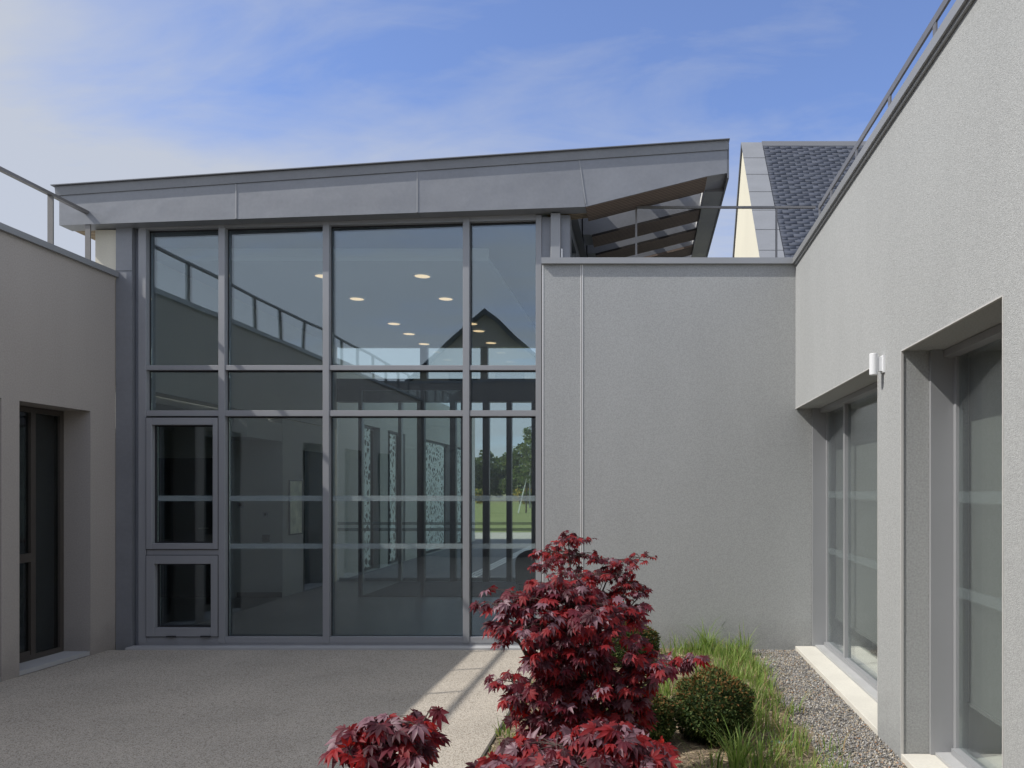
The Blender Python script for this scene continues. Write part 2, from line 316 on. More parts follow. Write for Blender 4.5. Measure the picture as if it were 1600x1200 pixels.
# ------------------------------------------------------------------ mesh helpers
class MB:
    def __init__(s): s.v = []; s.f = []
    def box(s, x0, x1, y0, y1, z0, z1):
        i = len(s.v)
        s.v += [(x0, y0, z0), (x1, y0, z0), (x1, y1, z0), (x0, y1, z0), (x0, y0, z1), (x1, y0, z1), (x1, y1, z1), (x0, y1, z1)]
        s.f += [tuple(i + k for k in q) for q in ((0, 3, 2, 1), (4, 5, 6, 7), (0, 1, 5, 4), (1, 2, 6, 5), (2, 3, 7, 6), (3, 0, 4, 7))]
        return s
    def prism(s, pts, y0, y1):
        """polygon in (x, z), extruded along y"""
        i = len(s.v); k = len(pts)
        s.v += [(x, y0, z) for x, z in pts] + [(x, y1, z) for x, z in pts]
        s.f += [tuple(range(i, i + k)), tuple(range(i + 2 * k - 1, i + k - 1, -1))]
        for a in range(k):
            b = (a + 1) % k
            s.f.append((i + a, i + k + a, i + k + b, i + b))
        return s
    def prism_x(s, pts, x0, x1):
        """polygon in (y, z), extruded along x"""
        i = len(s.v); k = len(pts)
        s.v += [(x0, y, z) for y, z in pts] + [(x1, y, z) for y, z in pts]
        s.f += [tuple(range(i, i + k)), tuple(range(i + 2 * k - 1, i + k - 1, -1))]
        for a in range(k):
            b = (a + 1) % k
            s.f.append((i + a, i + k + a, i + k + b, i + b))
        return s
    def poly(s, *pts):
        i = len(s.v); s.v += [tuple(p) for p in pts]; s.f.append(tuple(range(i, i + len(pts)))); return s
    def tube(s, pts, r0, r1=None, sides=8, cap=True):
        r1 = r0 if r1 is None else r1
        pts = [Vector(p) for p in pts]; i0 = len(s.v); n = len(pts)
        for k, p in enumerate(pts):
            d = (pts[min(k + 1, n - 1)] - pts[max(k - 1, 0)]).normalized()
            a = d.cross(Vector((0, 0, 1)) if abs(d.z) < 0.95 else Vector((1, 0, 0))).normalized(); b = d.cross(a)
            r = r0 + (r1 - r0) * k / (n - 1)
            for j in range(sides):
                t = 2 * math.pi * j / sides
                s.v.append(tuple(p + a * (r * math.cos(t)) + b * (r * math.sin(t))))
        for k in range(n - 1):
            for j in range(sides):
                q = (j + 1) % sides
                s.f.append((i0 + k * sides + j, i0 + k * sides + q, i0 + (k + 1) * sides + q, i0 + (k + 1) * sides + j))
        if cap:
            s.f.append(tuple(i0 + j for j in reversed(range(sides)))); s.f.append(tuple(i0 + (n - 1) * sides + j for j in range(sides)))
        return s
    def frame_y(s, x0, x1, z0, z1, w, y0, y1):
        """rectangular frame facing -y"""
        s.box(x0, x0 + w, y0, y1, z0, z1); s.box(x1 - w, x1, y0, y1, z0, z1)
        s.box(x0 + w, x1 - w, y0, y1, z0, z0 + w); s.box(x0 + w, x1 - w, y0, y1, z1 - w, z1); return s
    def frame_x(s, y0, y1, z0, z1, w, x0, x1):
        s.box(x0, x1, y0, y0 + w, z0, z1); s.box(x0, x1, y1 - w, y1, z0, z1)
        s.box(x0, x1, y0 + w, y1 - w, z0, z0 + w); s.box(x0, x1, y0 + w, y1 - w, z1 - w, z1); return s

def top_loc(p):
    while p.parent: p = p.parent
    return p.location
def obj(name, mb, mat, parent=None, loc=None, bevel=0.0, smooth=False, fix=True):
    """link ONE mesh object; vertices are given in world metres and stored relative to the thing's base"""
    o_ = Vector(top_loc(parent)) if parent else Vector(loc or (0, 0, 0))
    me = bpy.data.meshes.new(name)
    me.from_pydata([(v[0] - o_.x, v[1] - o_.y, v[2] - o_.z) for v in mb.v], [], mb.f)
    for m in (mat if isinstance(mat, list) else [mat]): me.materials.append(m)
    if fix:
        bm = bmesh.new(); bm.from_mesh(me); bmesh.ops.recalc_face_normals(bm, faces=bm.faces); bm.to_mesh(me); bm.free()
    if smooth:
        for p in me.polygons: p.use_smooth = True
    o = bpy.data.objects.new(name, me); COL.objects.link(o)
    if parent: o.parent = parent
    else: o.location = o_
    if bevel:
        b = o.modifiers.new('bevel', 'BEVEL'); b.width = bevel; b.segments = 2; b.limit_method = 'ANGLE'
    return o
def thing(name, label, cat, loc=(0, 0, 0), group=None):
    o = bpy.data.objects.new(name, None); COL.objects.link(o); o.location = loc
    return tag(o, label, cat, group)
def tag(o, label, cat, group=None):
    o['label'] = label; o['category'] = cat
    if group: o['group'] = group
    return o
def struct(name, mb, mat, kind='structure'):
    o = obj(name, mb, mat); o['kind'] = kind; return o
def scatter(name, tv, tf, mats, matidx, materials, parent=None, loc=(0, 0, 0), smooth=False):
    """many copies of one small template in ONE mesh. tv: (n,3); tf: list of index tuples; mats: (k,4,4)"""
    tv = np.asarray(tv, float); k = len(mats); n = len(tv)
    o_ = np.array(top_loc(parent)) if parent else np.array(loc, float)
    V = (np.einsum('kij,nj->kni', mats[:, :3, :3], tv) + mats[:, None, :3, 3] - o_).reshape(-1, 3)
    ls = np.array([len(f) for f in tf]); flat = np.concatenate([np.array(f) for f in tf])
    loops = (flat[None, :] + (np.arange(k) * n)[:, None]).reshape(-1)
    tot = np.tile(ls, k); start = np.concatenate([[0], np.cumsum(tot)[:-1]])
    me = bpy.data.meshes.new(name)
    me.vertices.add(len(V)); me.vertices.foreach_set('co', V.astype(np.float32).ravel())
    me.loops.add(len(loops)); me.loops.foreach_set('vertex_index', loops.astype(np.int32))
    me.polygons.add(len(tot)); me.polygons.foreach_set('loop_start', start.astype(np.int32)); me.polygons.foreach_set('loop_total', tot.astype(np.int32))
    for m in materials: me.materials.append(m)
    me.polygons.foreach_set('material_index', np.repeat(np.asarray(matidx), len(tf)).astype(np.int32))
    if smooth: me.polygons.foreach_set('use_smooth', np.ones(len(tot), bool))
    me.update(calc_edges=True); me.validate()
    o = bpy.data.objects.new(name, me); COL.objects.link(o)
    if parent: o.parent = parent
    else: o.location = o_
    return o
def basis(x, z_hint):
    """matrices (k,3,3) whose columns are: x axis, y axis, z axis (z near z_hint)"""
    x = x / np.linalg.norm(x, axis=1, keepdims=True)
    y = np.cross(z_hint, x); y /= np.linalg.norm(y, axis=1, keepdims=True) + 1e-9
    z = np.cross(x, y)
    return np.stack([x, y, z], 2)
def mats_of(rot, pos, scale):
    k = len(pos); m = np.zeros((k, 4, 4)); m[:, :3, :3] = rot * np.asarray(scale).reshape(-1, 1, 1); m[:, :3, 3] = pos; m[:, 3, 3] = 1; return m
def WX(px, d): return (px - PX) * d / F            # photo pixel -> metres at a known distance
def WZ(py, d): return CH + (PY - py) * d / F

# ------------------------------------------------------------------ setting: ground, paths
def sheet(name, x0, x1, y0, y1, z, mat, kind='structure'):
    return struct(name, MB().poly((x0, y0, z), (x1, y0, z), (x1, y1, z), (x0, y1, z)), mat, kind)
sheet('ground', -1500, 1500, -1500, 1500, -0.030, M['meadow'])
sheet('lawn', -70, 12, 32.2, 118, -0.012, M['lawn'])
sheet('path', -70, 12, 27.5, 32.2, -0.008, M['path_pale'])
sheet('pavement', -30, 12, 14.7, 27.5, -0.004, M['paving_dark'])
sheet('courtyard', -5.42, -0.97, -3.0, 8.27, 0.0, M['resin'])
sheet('floor', -9.0, -0.98, 8.52, 14.7, 0.012, M['inner_floor'])
sheet('gravel_strip', 1.03, 1.93, -3.0, 8.25, 0.004, M['gravel_base'])

# ------------------------------------------------------------------ shaded beige wing (X < -5.4)
WL = -5.4
def wall_x(mb, x0, x1, y0, y1, z1, ops, z0=-0.03):
    """wall slab along y with openings (ya, yb, sill, head)"""
    y = y0
    for ya, yb, s, h in sorted(ops):
        if ya > y + 1e-4: mb.box(x0, x1, y, ya, z0, z1)
        if s > z0 + 0.01: mb.box(x0, x1, ya, yb, z0, s)
        mb.box(x0, x1, ya, yb, h, z1)
        y = yb
    if y1 > y + 1e-4: mb.box(x0, x1, y, y1, z0, z1)
    return mb
L_OPS = [(7.09, 8.0, 0.0, 2.385), (5.98, 6.89, 0.0, 2.385), (3.1, 3.95, 0.0, 2.385), (1.3, 2.2, 0.0, 2.385), (-0.6, 0.3, 0.0, 2.385)]
wing = thing('beige_wing', 'low beige rendered wing in shade with tall dark door windows, facing the planted bed', 'building', (-7.6, 2.6, 0))
obj('wall', wall_x(MB(), WL - 0.34, WL, -3.0, 8.378, 3.79, L_OPS), M['render_beige'], wing)
obj('coping', MB().box(WL - 0.40, WL + 0.035, -3.04, 8.377, 3.79, 3.845), M['coping'], wing)
obj('roof', MB().box(-10.5, WL - 0.345, -3.0, 8.27, 3.30, 3.45), M['zinc_dark'], wing)
obj('inner_wall', MB().box(-10.5, -10.3, -3.0, 8.27, 0, 3.29).box(-10.29, WL - 0.35, 8.1, 8.26, 0, 3.29).box(-10.29, WL - 0.35, -2.99, -2.8, 0, 3.29).box(-10.29, WL - 0.35, 5.4, 5.5, 0, 3.29), M['inner_white'], wing)
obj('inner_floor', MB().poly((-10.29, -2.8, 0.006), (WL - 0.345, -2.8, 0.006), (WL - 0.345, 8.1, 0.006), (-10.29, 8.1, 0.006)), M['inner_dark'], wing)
for ya, yb, s_, h in L_OPS:
    fx = WL - 0.27
    m_ = MB().frame_x(ya, yb, 0.04, h - 0.005, 0.05, fx - 0.05, fx + 0.01)
    ym = ya + (yb - ya) * 0.56
    m_.box(fx - 0.05, fx + 0.012, ym - 0.03, ym + 0.03, 0.09, h - 0.055)
    m_.box(fx - 0.05, fx + 0.012, ya + 0.05, ym - 0.03, 0.95, 1.03)
    m_.box(fx - 0.045, fx + 0.006, ya + 0.05, ym - 0.03, 0.09, 0.13)
    w_ = obj('window', m_, M['frame_brown'], wing)
    obj('pane', MB().box(fx - 0.03, fx - 0.012, ya + 0.051, ym - 0.031, 0.131, 0.949).box(fx - 0.03, fx - 0.012, ya + 0.051, ym - 0.031, 1.031, h - 0.056).box(fx - 0.03, fx - 0.012, ym + 0.031, yb - 0.051, 0.091, h - 0.056), M['glass_dark'], w_)
    obj('sill', MB().box(WL - 0.26, WL - 0.006, ya + 0.002, yb - 0.002, 0.003, 0.042), M['sill_grey'], w_)

# ------------------------------------------------------------------ sunlit grey wing (X > 1.526)
WR, YB, HC = 1.526, 8.25, 3.94
R_OPS = [(5.34, 8.249, 0.02, 2.435), (3.48, 4.86, 0.02, 2.435), (0.6, 2.0, 0.02, 2.435)]
wing2 = thing('grey_wing', 'sunlit grey rendered wing with recessed tall windows and pale sills', 'building', (4.5, 3.0, 0))
mw = MB()
wall_x(mw, WR, WR + 0.40, -3.0, 8.249, HC - 0.055, R_OPS)
obj('wall', mw, M['render_grey'], wing2)
for ya, yb, s_, h in R_OPS:      # pale corner bead along each opening's edge
    for q in ((ya - 0.002, ya + 0.006, 0.02, h), (ya + 0.006, yb - 0.006, h - 0.006, h + 0.001), (yb - 0.006, yb + 0.002, 0.02, h)):
        if q[1] < 8.2 or q[0] < 8: obj('corner_bead', MB().box(WR - 0.003, WR + 0.012, *q), M['bead'], wing2)
obj('coping', MB().box(WR - 0.035, WR + 0.46, -3.04, 8.16, HC - 0.055, HC + 0.005).box(WR - 0.018, WR - 0.002, -3.0, 8.2, HC - 0.075, HC - 0.056), M['coping'], wing2)
obj('roof', MB().box(WR + 0.41, 9.0, -3.0, 10.5, 3.35, 3.5), M['zinc_dark'], wing2)
obj('inner_wall', MB().box(5.6, 5.75, -3.0, 10.4, 0, 3.34).box(WR + 0.41, 5.59, 8.30, 8.45, 0, 3.34).box(WR + 0.41, 5.59, 5.0, 5.1, 0, 3.34).box(WR + 0.41, 5.59, -2.99, -2.85, 0, 3.34), M['room_white'], wing2)
obj('inner_ceiling', MB().box(WR + 0.41, 5.59, -2.84, 4.99, 2.62, 2.66).box(WR + 0.41, 5.59, 5.11, 8.29, 2.62, 2.66), M['inner_ceiling'], wing2)
obj('inner_floor', MB().poly((WR + 0.405, -2.85, 0.03), (5.6, -2.85, 0.03), (5.6, 8.3, 0.03), (WR + 0.405, 8.3, 0.03)), M['sill_white'], wing2)
for i, (ya, yb, s_, h) in enumerate(R_OPS):
    y1 = yb - (0.004 if yb > 8 else 0.0)
    GX = WR - 0.06
    m_ = MB().box(GX + 0.225, GX + 0.40, y1 - 0.03, y1 - 0.002, 0.05, h - 0.002)            # jamb lining
    m_.box(GX + 0.225, GX + 0.40, ya + 0.002, ya + 0.03, 0.05, h - 0.002)
    m_.box(GX + 0.30, GX + 0.40, ya + 0.03, y1 - 0.03, h - 0.045, h - 0.004)
    m_.box(GX + 0.358, GX + 0.40, ya + 0.03, ya + 0.07, 0.05, h - 0.045); m_.box(GX + 0.358, GX + 0.40, y1 - 0.07, y1 - 0.03, 0.05, h - 0.045)
    m_.box(GX + 0.33, GX + 0.40, ya + 0.07, y1 - 0.07, 0.05, 0.10)
    ps = [(ya + 0.07, y1 - 0.07)]
    if yb > 8:
        m_.box(GX + 0.345, GX + 0.40, 7.395, 7.445, 0.10, h - 0.045); ps = [(ya + 0.07, 7.395), (7.445, y1 - 0.07)]
    w_ = obj('window', m_, M['frame'], wing2)
    for a, b in ps:
        p_ = obj('pane', MB().box(GX + 0.375, GX + 0.392, a + 0.001, b - 0.001, 0.101, h - 0.046), M['glass_side'], w_)
        for z0_, z1_ in ((1.535, 1.60), (0.985, 1.045)): obj('film_band', MB().box(GX + 0.370, GX + 0.3745, a + 0.004, b - 0.004, z0_, z1_), M['band_faint'], w_)
    obj('roller_blind', MB().box(GX + 0.455, GX + 0.460, ya + 0.02, y1 - 0.02, 0.36, h + 0.02).box(GX + 0.445, GX + 0.470, ya + 0.02, y1 - 0.02, 0.34, 0.36), M['blind'], w_)
    sl = MB(); cut = [ya + 0.003, (ya + yb) / 2 + 0.4, y1 - 0.003] if yb > 8 else [ya + 0.003, y1 - 0.003]
    for a, b in zip(cut, cut[1:]): sl.box(WR - 0.004, WR + 0.19, a, b - 0.003, 0.004, 0.048)
    obj('sill', sl, M['sill_white'], w_, bevel=0.004)
    obj('inner_sill', MB().box(WR + 0.191, WR + 0.285, ya + 0.031, y1 - 0.031, 0.004, 0.064), M['sill_grey'], w_)

# wall lamp on the pier between the two openings
LY, LZ = 5.22, 2.41
lamp = thing('wall_lamp', 'small white cylindrical up-and-down wall lamp on the pier between the recessed windows', 'lamp', (WR, LY, LZ))
obj('lamp_body', MB().tube([(WR - 0.062, LY, LZ - 0.068), (WR - 0.062, LY, LZ + 0.068)], 0.028, sides=24), M['lamp_white'], lamp, bevel=0.003)
obj('bracket', MB().box(WR - 0.040, WR - 0.012, LY - 0.02, LY + 0.02, LZ - 0.045, LZ + 0.045).box(WR - 0.012, WR + 0.002, LY - 0.035, LY + 0.035, LZ - 0.055, LZ + 0.055), M['lamp_white'], lamp)

# ------------------------------------------------------------------ low grey wall block closing the courtyard, right of the glass
BX0 = -1.017
block = thing('grey_block', 'low grey rendered block with a thin white vertical joint beside the glass front', 'building', (0.3, YB + 0.2, 0))
jx = WX(909, YB)
obj('wall', MB().box(BX0, jx - 0.012, YB, YB + 0.22, -0.03, HC - 0.055).box(jx + 0.012, 2.3, YB, YB + 0.22, -0.03, HC - 0.055).box(jx - 0.012, jx + 0.012, YB + 0.03, YB + 0.22, -0.03, HC - 0.055), M['render_grey'], block)
obj('joint_strip', MB().box(jx - 0.0115, jx - 0.004, YB - 0.005, YB + 0.029, -0.02, HC - 0.057).box(jx + 0.004, jx + 0.0115, YB - 0.005, YB + 0.029, -0.02, HC - 0.057).box(BX0 - 0.004, BX0 + 0.006, YB - 0.004, YB + 0.01, -0.02, HC - 0.057), M['trim_white'], block)
obj('coping', MB().box(BX0 - 0.01, WR - 0.036, YB - 0.04, YB + 0.28, HC - 0.055, HC + 0.005).box(WR - 0.035, 2.3, YB - 0.085, YB + 0.28, HC - 0.054, HC + 0.004), M['coping'], block)
obj('roof', MB().box(BX0 + 0.3, 1.93, YB + 0.221, 14.5, 3.5, 3.62), M['zinc_dark'], block)
obj('rear_wall', MB().box(BX0 + 0.3, 9.0, 14.3, 14.5, 0, 3.49).box(8.8, 9.0, 10.51, 14.29, 0, 3.49), M['render_grey'], block)

# ------------------------------------------------------------------ railings
def railing(name_label, pts_posts, rail_from, rail_to, z0, h, axis, rw, post, loc):
    t = thing('railing', name_label, 'railing', loc, None)
    a, b = Vector(rail_from), Vector(rail_to)
    if axis == 'y':
        obj('handrail', MB().box(a.x - rw[0] / 2, a.x + rw[0] / 2, a.y, b.y, h - rw[1], h), M['rail'], t)
        for y in pts_posts:
            obj('post', MB().box(a.x - post[0] / 2, a.x + post[0] / 2, y - post[1] / 2, y + post[1] / 2, z0, h - rw[1]).box(a.x - post[0] / 2 - 0.012, a.x + post[0] / 2 + 0.012, y - 0.04, y + 0.04, z0, z0 + 0.02), M['rail'], t)
    else:
        obj('handrail', MB().box(a.x, b.x, a.y - rw[0] / 2, a.y + rw[0] / 2, h - rw[1], h), M['rail'], t)
        for x in pts_posts:
            obj('post', MB().box(x - post[0] / 2, x + post[0] / 2, a.y - post[1] / 2, a.y + post[1] / 2, z0, h - rw[1]).box(x - 0.04, x + 0.04, a.y - 0.04, a.y + 0.04, z0, z0 + 0.02), M['rail'], t)
    return t
railing('grey steel roof railing above the shaded beige wing', [8.26 if k == 0 else 8.595 - 0.855 * k for k in range(14)], (-5.60, -3.0, 0), (-5.60, 8.30, 0), 3.846, 4.42, 'y', (0.045, 0.028), (0.052, 0.014), (-5.6, 2.6, 3.84))
railing('brown-grey steel roof railing running along the sunlit grey wing', [8.53, 8.0, 7.05, 6.1, 5.15, 4.2, 3.25, 2.3, 1.35, 0.4, -0.6], (1.83, -3.0, 0), (1.83, 8.56, 0), 3.49, 4.59, 'y', (0.016, 0.05), (0.012, 0.055), (1.83, 2.6, 3.5))
railing('thin grey railing above the low grey block, in front of the slate roof', [-0.08, 1.39], (-0.08, 8.60, 0), (1.80, 8.60, 0), 3.62, 4.59, 'x', (0.03, 0.02), (0.02, 0.02), (0.9, 8.6, 3.62))

# ------------------------------------------------------------------ glazed hall
D = 8.4
hall = thing('glazed_hall', 'tall hall with a grey-framed glass front under a rising zinc roof edge', 'building', (-3.3, 11.0, 0))
def fx(px): return WX(px, D)
def fz(py): return WZ(py, D)
YF0, YF1, YG = D, D + 0.13, D + 0.075       # front, back of the frame and the glass plane
XS = [(216, 228), (341, 351), (504, 514), (723, 733), (837, 846)]
def top_z(px): return fz(358 - (px - 228) * 15 / 609.0)
for a, b in XS:
    obj('mullion', MB().box(fx(a), fx(b), YF0, YF1, fz(1005), top_z((a + b) / 2) + 0.05), M['frame'], hall, bevel=0.003)
cols = [(228, 341), (351, 504), (514, 723), (733, 837)]
def bar(name, x0, x1, py0, py1):
    return obj(name, MB().box(fx(x0) + 0.001, fx(x1) - 0.001, YF0 + 0.006, YF1 - 0.006, fz(py1), fz(py0)), M['frame'], hall, bevel=0.002)
for i, (a, b) in enumerate(cols):
    bar('transom', a, b, 570.5, 578)
    bar('transom', a, b, 641, 650)
    bar('bottom_rail', a, b, 995.5, 1005)
    za, zb = top_z(a), top_z(b)
    obj('top_rail', MB().prism([(fx(a) + 0.001, za - 0.001), (fx(b) - 0.001, zb - 0.001), (fx(b) - 0.001, zb + 0.09), (fx(a) + 0.001, za + 0.09)], YF0 + 0.006, YF1 - 0.006), M['frame'], hall)
    g0 = 0.002
    def pane(pts): return obj('pane', MB().prism(pts, YG, YG + 0.024), M['glass'], hall)
    X0, X1 = fx(a) + g0, fx(b) - g0
    pane([(X0, fz(570.5) + g0), (X1, fz(570.5) + g0), (X1, zb - 0.003), (X0, za - 0.003)])
    pane([(X0, fz(641) + g0), (X1, fz(641) + g0), (X1, fz(578) - g0), (X0, fz(578) - g0)])
    # dark gasket lines round each pane
    gk = MB()
    def gask(z0, z1, z1b=None):
        w = 0.0065
        z1b = z1 if z1b is None else z1b
        gk.box(X0, X0 + w, YG - 0.012, YG - 0.001, z0, z1); gk.box(X1 - w, X1, YG - 0.012, YG - 0.001, z0, z1b)
        gk.prism([(X0 + w, z1 - w * 1.8), (X1 - w, z1b - w * 1.8), (X1 - w, z1b), (X0 + w, z1)], YG - 0.012, YG - 0.001)
        gk.box(X0 + w, X1 - w, YG - 0.012, YG - 0.001, z0, z0 + w * 0.6)
    gask(fz(570.5) + g0, za - 0.003, zb - 0.003); gask(fz(641) + g0, fz(578) - g0)
    if i > 0:
        lower = pane([(X0, fz(995.5) + g0), (X1, fz(995.5) + g0), (X1, fz(650) - g0), (X0, fz(650) - g0)])
        gask(fz(995.5) + g0, fz(650) - g0)
        for y0, y1 in ((774.5, 783), (850, 858)):
            obj('film_band', MB().box(X0 + 0.011, X1 - 0.011, YG - 0.004, YG - 0.001, fz(y1), fz(y0)), M['band'], hall)
    obj('gasket', gk, M['gasket'], hall)
for (x0, x1, y0, y1, gx0, gx1, gy0, gy1) in ((229, 340.5, 653, 858, 238, 333, 664, 849), (229, 340.5, 868, 994.5, 242, 330, 881, 981)):
    fr = MB(); A0, A1, B0, B1 = fx(x0), fx(x1), fz(y1), fz(y0); a0, a1, b0, b1 = fx(gx0), fx(gx1), fz(gy1), fz(gy0)
    fr.box(A0, a0, YF0 - 0.012, YF1 - 0.02, B0, B1).box(a1, A1, YF0 - 0.012, YF1 - 0.02, B0, B1).box(a0, a1, YF0 - 0.012, YF1 - 0.02, B0, b0).box(a0, a1, YF0 - 0.012, YF1 - 0.02, b1, B1)
    c_ = obj('casement', fr, M['frame'], hall, bevel=0.004)
    obj('pane', MB().box(a0 + 0.001, a1 - 0.001, YG, YG + 0.024, b0 + 0.001, b1 - 0.001), M['glass'], c_)
    w = 0.012
    obj('gasket', MB().frame_y(a0 + 0.001, a1 - 0.001, b0 + 0.001, b1 - 0.001, w, YG - 0.03, YG - 0.002).frame_y(A0 - 0.006, A1 + 0.006, B0 - 0.006, B1 + 0.006, 0.0055, YF0 - 0.004, YF0 + 0.02), M['gasket'], c_)
    if y0 < 800: obj('film_band', MB().box(a0 + 0.014, a1 - 0.014, YG - 0.004, YG - 0.001, fz(783), fz(774.5)), M['band'], c_)
    else:
        for h0, h1 in ((262, 276), (315, 330)): obj('hinge', MB().box(fx(h0), fx(h1), YF0 - 0.03, YF0 - 0.013, B0 - 0.004, B0 + 0.010), M['gasket'], c_)
bar('rail', 229, 341, 858.8, 867.5)
obj('base_plate', MB().box(fx(216), fx(846), D + 0.01, D + 0.16, -0.02, fz(1005) - 0.002), M['frame'], hall)
obj('threshold', MB().box(fx(208), fx(846), YB + 0.02, D + 0.008, -0.02, 0.022), M['sill_grey'], hall, bevel=0.004)
# zinc-clad pilaster at one end of the glass, cream gable end above the beige wing
obj('zinc_pilaster', MB().box(fx(183), fx(208), D - 0.02, D + 0.3, -0.03, 4.30).box(fx(208) + 0.001, fx(216) - 0.001, D + 0.045, D + 0.3, -0.03, 4.30), M['zinc'], hall)
obj('pilaster_seam', MB().box(fx(183) - 0.003, fx(208) + 0.003, D - 0.024, D - 0.0205, 3.853, 3.861), M['zinc_dark'], hall)
obj('end_wall', MB().box(-5.62, fx(183) - 0.001, D, D + 0.25, 2.7, 4.28).box(-5.62, -5.42, D + 0.251, 14.5, 2.7, 4.28).box(-5.62, -5.43, 12.4, 14.5, 0, 2.699), M['render_cream'], hall)
# roof edge and roof
YFA = 8.24
def rx(px): return WX(px, YFA)
def rz(py): return WZ(py, YFA)
TL, TR = (rx(88), rz(293)), (rx(1138), rz(221))
def roof_top(x): return TL[1] + (x - TL[0]) / (TR[0] - TL[0]) * (TR[1] - TL[1])
BL, BM, BR = (rx(92), rz(352)), (rx(915), rz(323)), (rx(1106), rz(275))
def roof_bot(x):
    if x < BM[0]: return BL[1] + (x - BL[0]) / (BM[0] - BL[0]) * (BM[1] - BL[1])
    return BM[1] + (x - BM[0]) / (BR[0] - BM[0]) * (BR[1] - BM[1])
EX = rx(1136)
seams = [BL[0], rx(369), rx(652), BM[0]]
for a, b in zip(seams, seams[1:]):
    e = 0.003
    top_a, top_b = roof_top(a) - 0.02, roof_top(b) - 0.02
    pa, pb = a + e, b - e
    obj('fascia_panel', MB().prism([(pa, roof_bot(pa)), (pb, roof_bot(pb)), (pb if b != BM[0] else b - 0.07, top_b), (pa, top_a)], YFA, YFA + 0.19), M['zinc'], hall)
obj('fascia_panel', MB().prism([(BM[0], BM[1]), (BR[0], BR[1]), (EX, roof_bot(BR[0]) + 0.03), (EX, roof_top(EX) - 0.02), (BM[0] - 0.066, roof_top(BM[0]) - 0.02)], YFA, YFA + 0.40), M['zinc'], hall)
for a in seams[1:3]: obj('fascia_seam', MB().box(a - 0.006, a + 0.006, YFA - 0.006, YFA + 0.02, roof_bot(a) + 0.004, roof_top(a) - 0.09), M['coping'], hall)
sm = MB().prism([(BM[0] - 0.004, BM[1] + 0.03), (BM[0] + 0.006, BM[1] + 0.03), (BM[0] - 0.058, roof_top(BM[0]) - 0.09), (BM[0] - 0.068, roof_top(BM[0]) - 0.09)], YFA - 0.006, YFA + 0.02)
obj('fascia_seam', sm, M['coping'], hall)
fl = MB()
fl.v = [(TL[0], YFA - 0.012, TL[1] - 0.085), (TR[0], YFA - 0.012, TR[1] - 0.085), (TR[0], YFA - 0.002, TR[1] - 0.085), (TL[0], YFA - 0.002, TL[1] - 0.085),
        (TL[0], YFA - 0.026, TL[1]), (TR[0], YFA - 0.026, TR[1]), (TR[0], YFA - 0.002, TR[1]), (TL[0], YFA - 0.002, TL[1])]
fl.f = [(0, 3, 2, 1), (4, 5, 6, 7), (0, 1, 5, 4), (1, 2, 6, 5), (2, 3, 7, 6), (3, 0, 4, 7)]
obj('roof_flashing', fl, M['zinc'], hall)
obj('drip_edge', MB().prism([(TL[0] - 0.02, TL[1] + 0.001), (TR[0] + 0.01, TR[1] + 0.001), (TR[0] + 0.01, TR[1] + 0.010), (TL[0] - 0.02, TL[1] + 0.010)], YFA - 0.055, YFA + 0.2), M['zinc_dark'], hall)
xr = -0.70
obj('roof', MB().prism([(BL[0], roof_bot(BL[0]) + 0.03), (xr, roof_bot(xr) + 0.03), (xr, roof_top(xr) - 0.021), (BL[0], roof_top(BL[0]) - 0.021)], YFA + 0.191, 14.9), M['zinc_dark'], hall)
obj('soffit', MB().prism([(BL[0] + 0.02, roof_bot(BL[0]) + 0.004), (-5.625, roof_bot(-5.6) + 0.004), (-5.625, roof_bot(-5.6) + 0.029), (BL[0] + 0.02, roof_bot(BL[0]) + 0.029)], YFA + 0.192, 14.9), M['wood_pale'], hall)
obj('soffit', MB().prism([(-1.0, roof_bot(-1.0) + 0.004), (BM[0] + 0.1, roof_bot(BM[0] + 0.1) + 0.02), (BM[0] + 0.1, roof_bot(BM[0] + 0.1) + 0.029), (-1.0, roof_bot(-1.0) + 0.029)], YFA + 0.192, YFA + 0.44), M['wood_pale'], hall)
# open fins carrying the roof edge beyond the hall, with slatted timber undersides
xa = BM[0]
fins = [(YFA + 0.0, YFA + 0.43, False), (9.23, 9.63, True), (9.95, 10.34, True), (10.62, 11.0, True), (11.35, 11.75, True), (12.1, 12.5, True), (12.9, 13.3, True), (13.7, 14.1, True)]
for y0, y1, zinc in fins:
    bx = BR[0] - 0.005
    if zinc:
        f_ = obj('fin', MB().prism([(xa - 0.1, roof_bot(xa) + 0.03), (xa, roof_bot(xa) + 0.03), (bx, roof_bot(bx) + 0.03), (bx, roof_top(bx) - 0.12), (xa - 0.1, roof_top(xa) - 0.12)], y0, y1), M['zinc'], hall)
    else: f_ = hall
    off = 0.004 if zinc else -0.006
    ya_ = y0 if zinc else y0 + 0.012
    obj('fin_soffit', MB().prism([(xa, roof_bot(xa) + off), (bx, roof_bot(bx) + off), (bx, roof_bot(bx) + off + 0.024 if zinc else roof_bot(bx) - 0.002), (xa, roof_bot(xa) + off + 0.024 if zinc else roof_bot(xa) - 0.002)], ya_, y1), M['wood'], f_)
obj('rim_beam', MB().box(BR[0], EX, YFA + 0.401, 14.9, BR[1] - 0.012, roof_top(EX) - 0.05), M['zinc'], hall)
obj('rim_fascia', MB().box(EX + 0.001, EX + 0.02, YFA, 14.9, BR[1] - 0.02, roof_top(EX) - 0.02), M['zinc_dark'], hall)
for x in (-0.08, 0.32):
    obj('purlin', MB().box(x, x + 0.075, YFA + 0.402, 14.8, roof_top(x) - 0.115, roof_top(x) - 0.03), M['zinc'], hall)
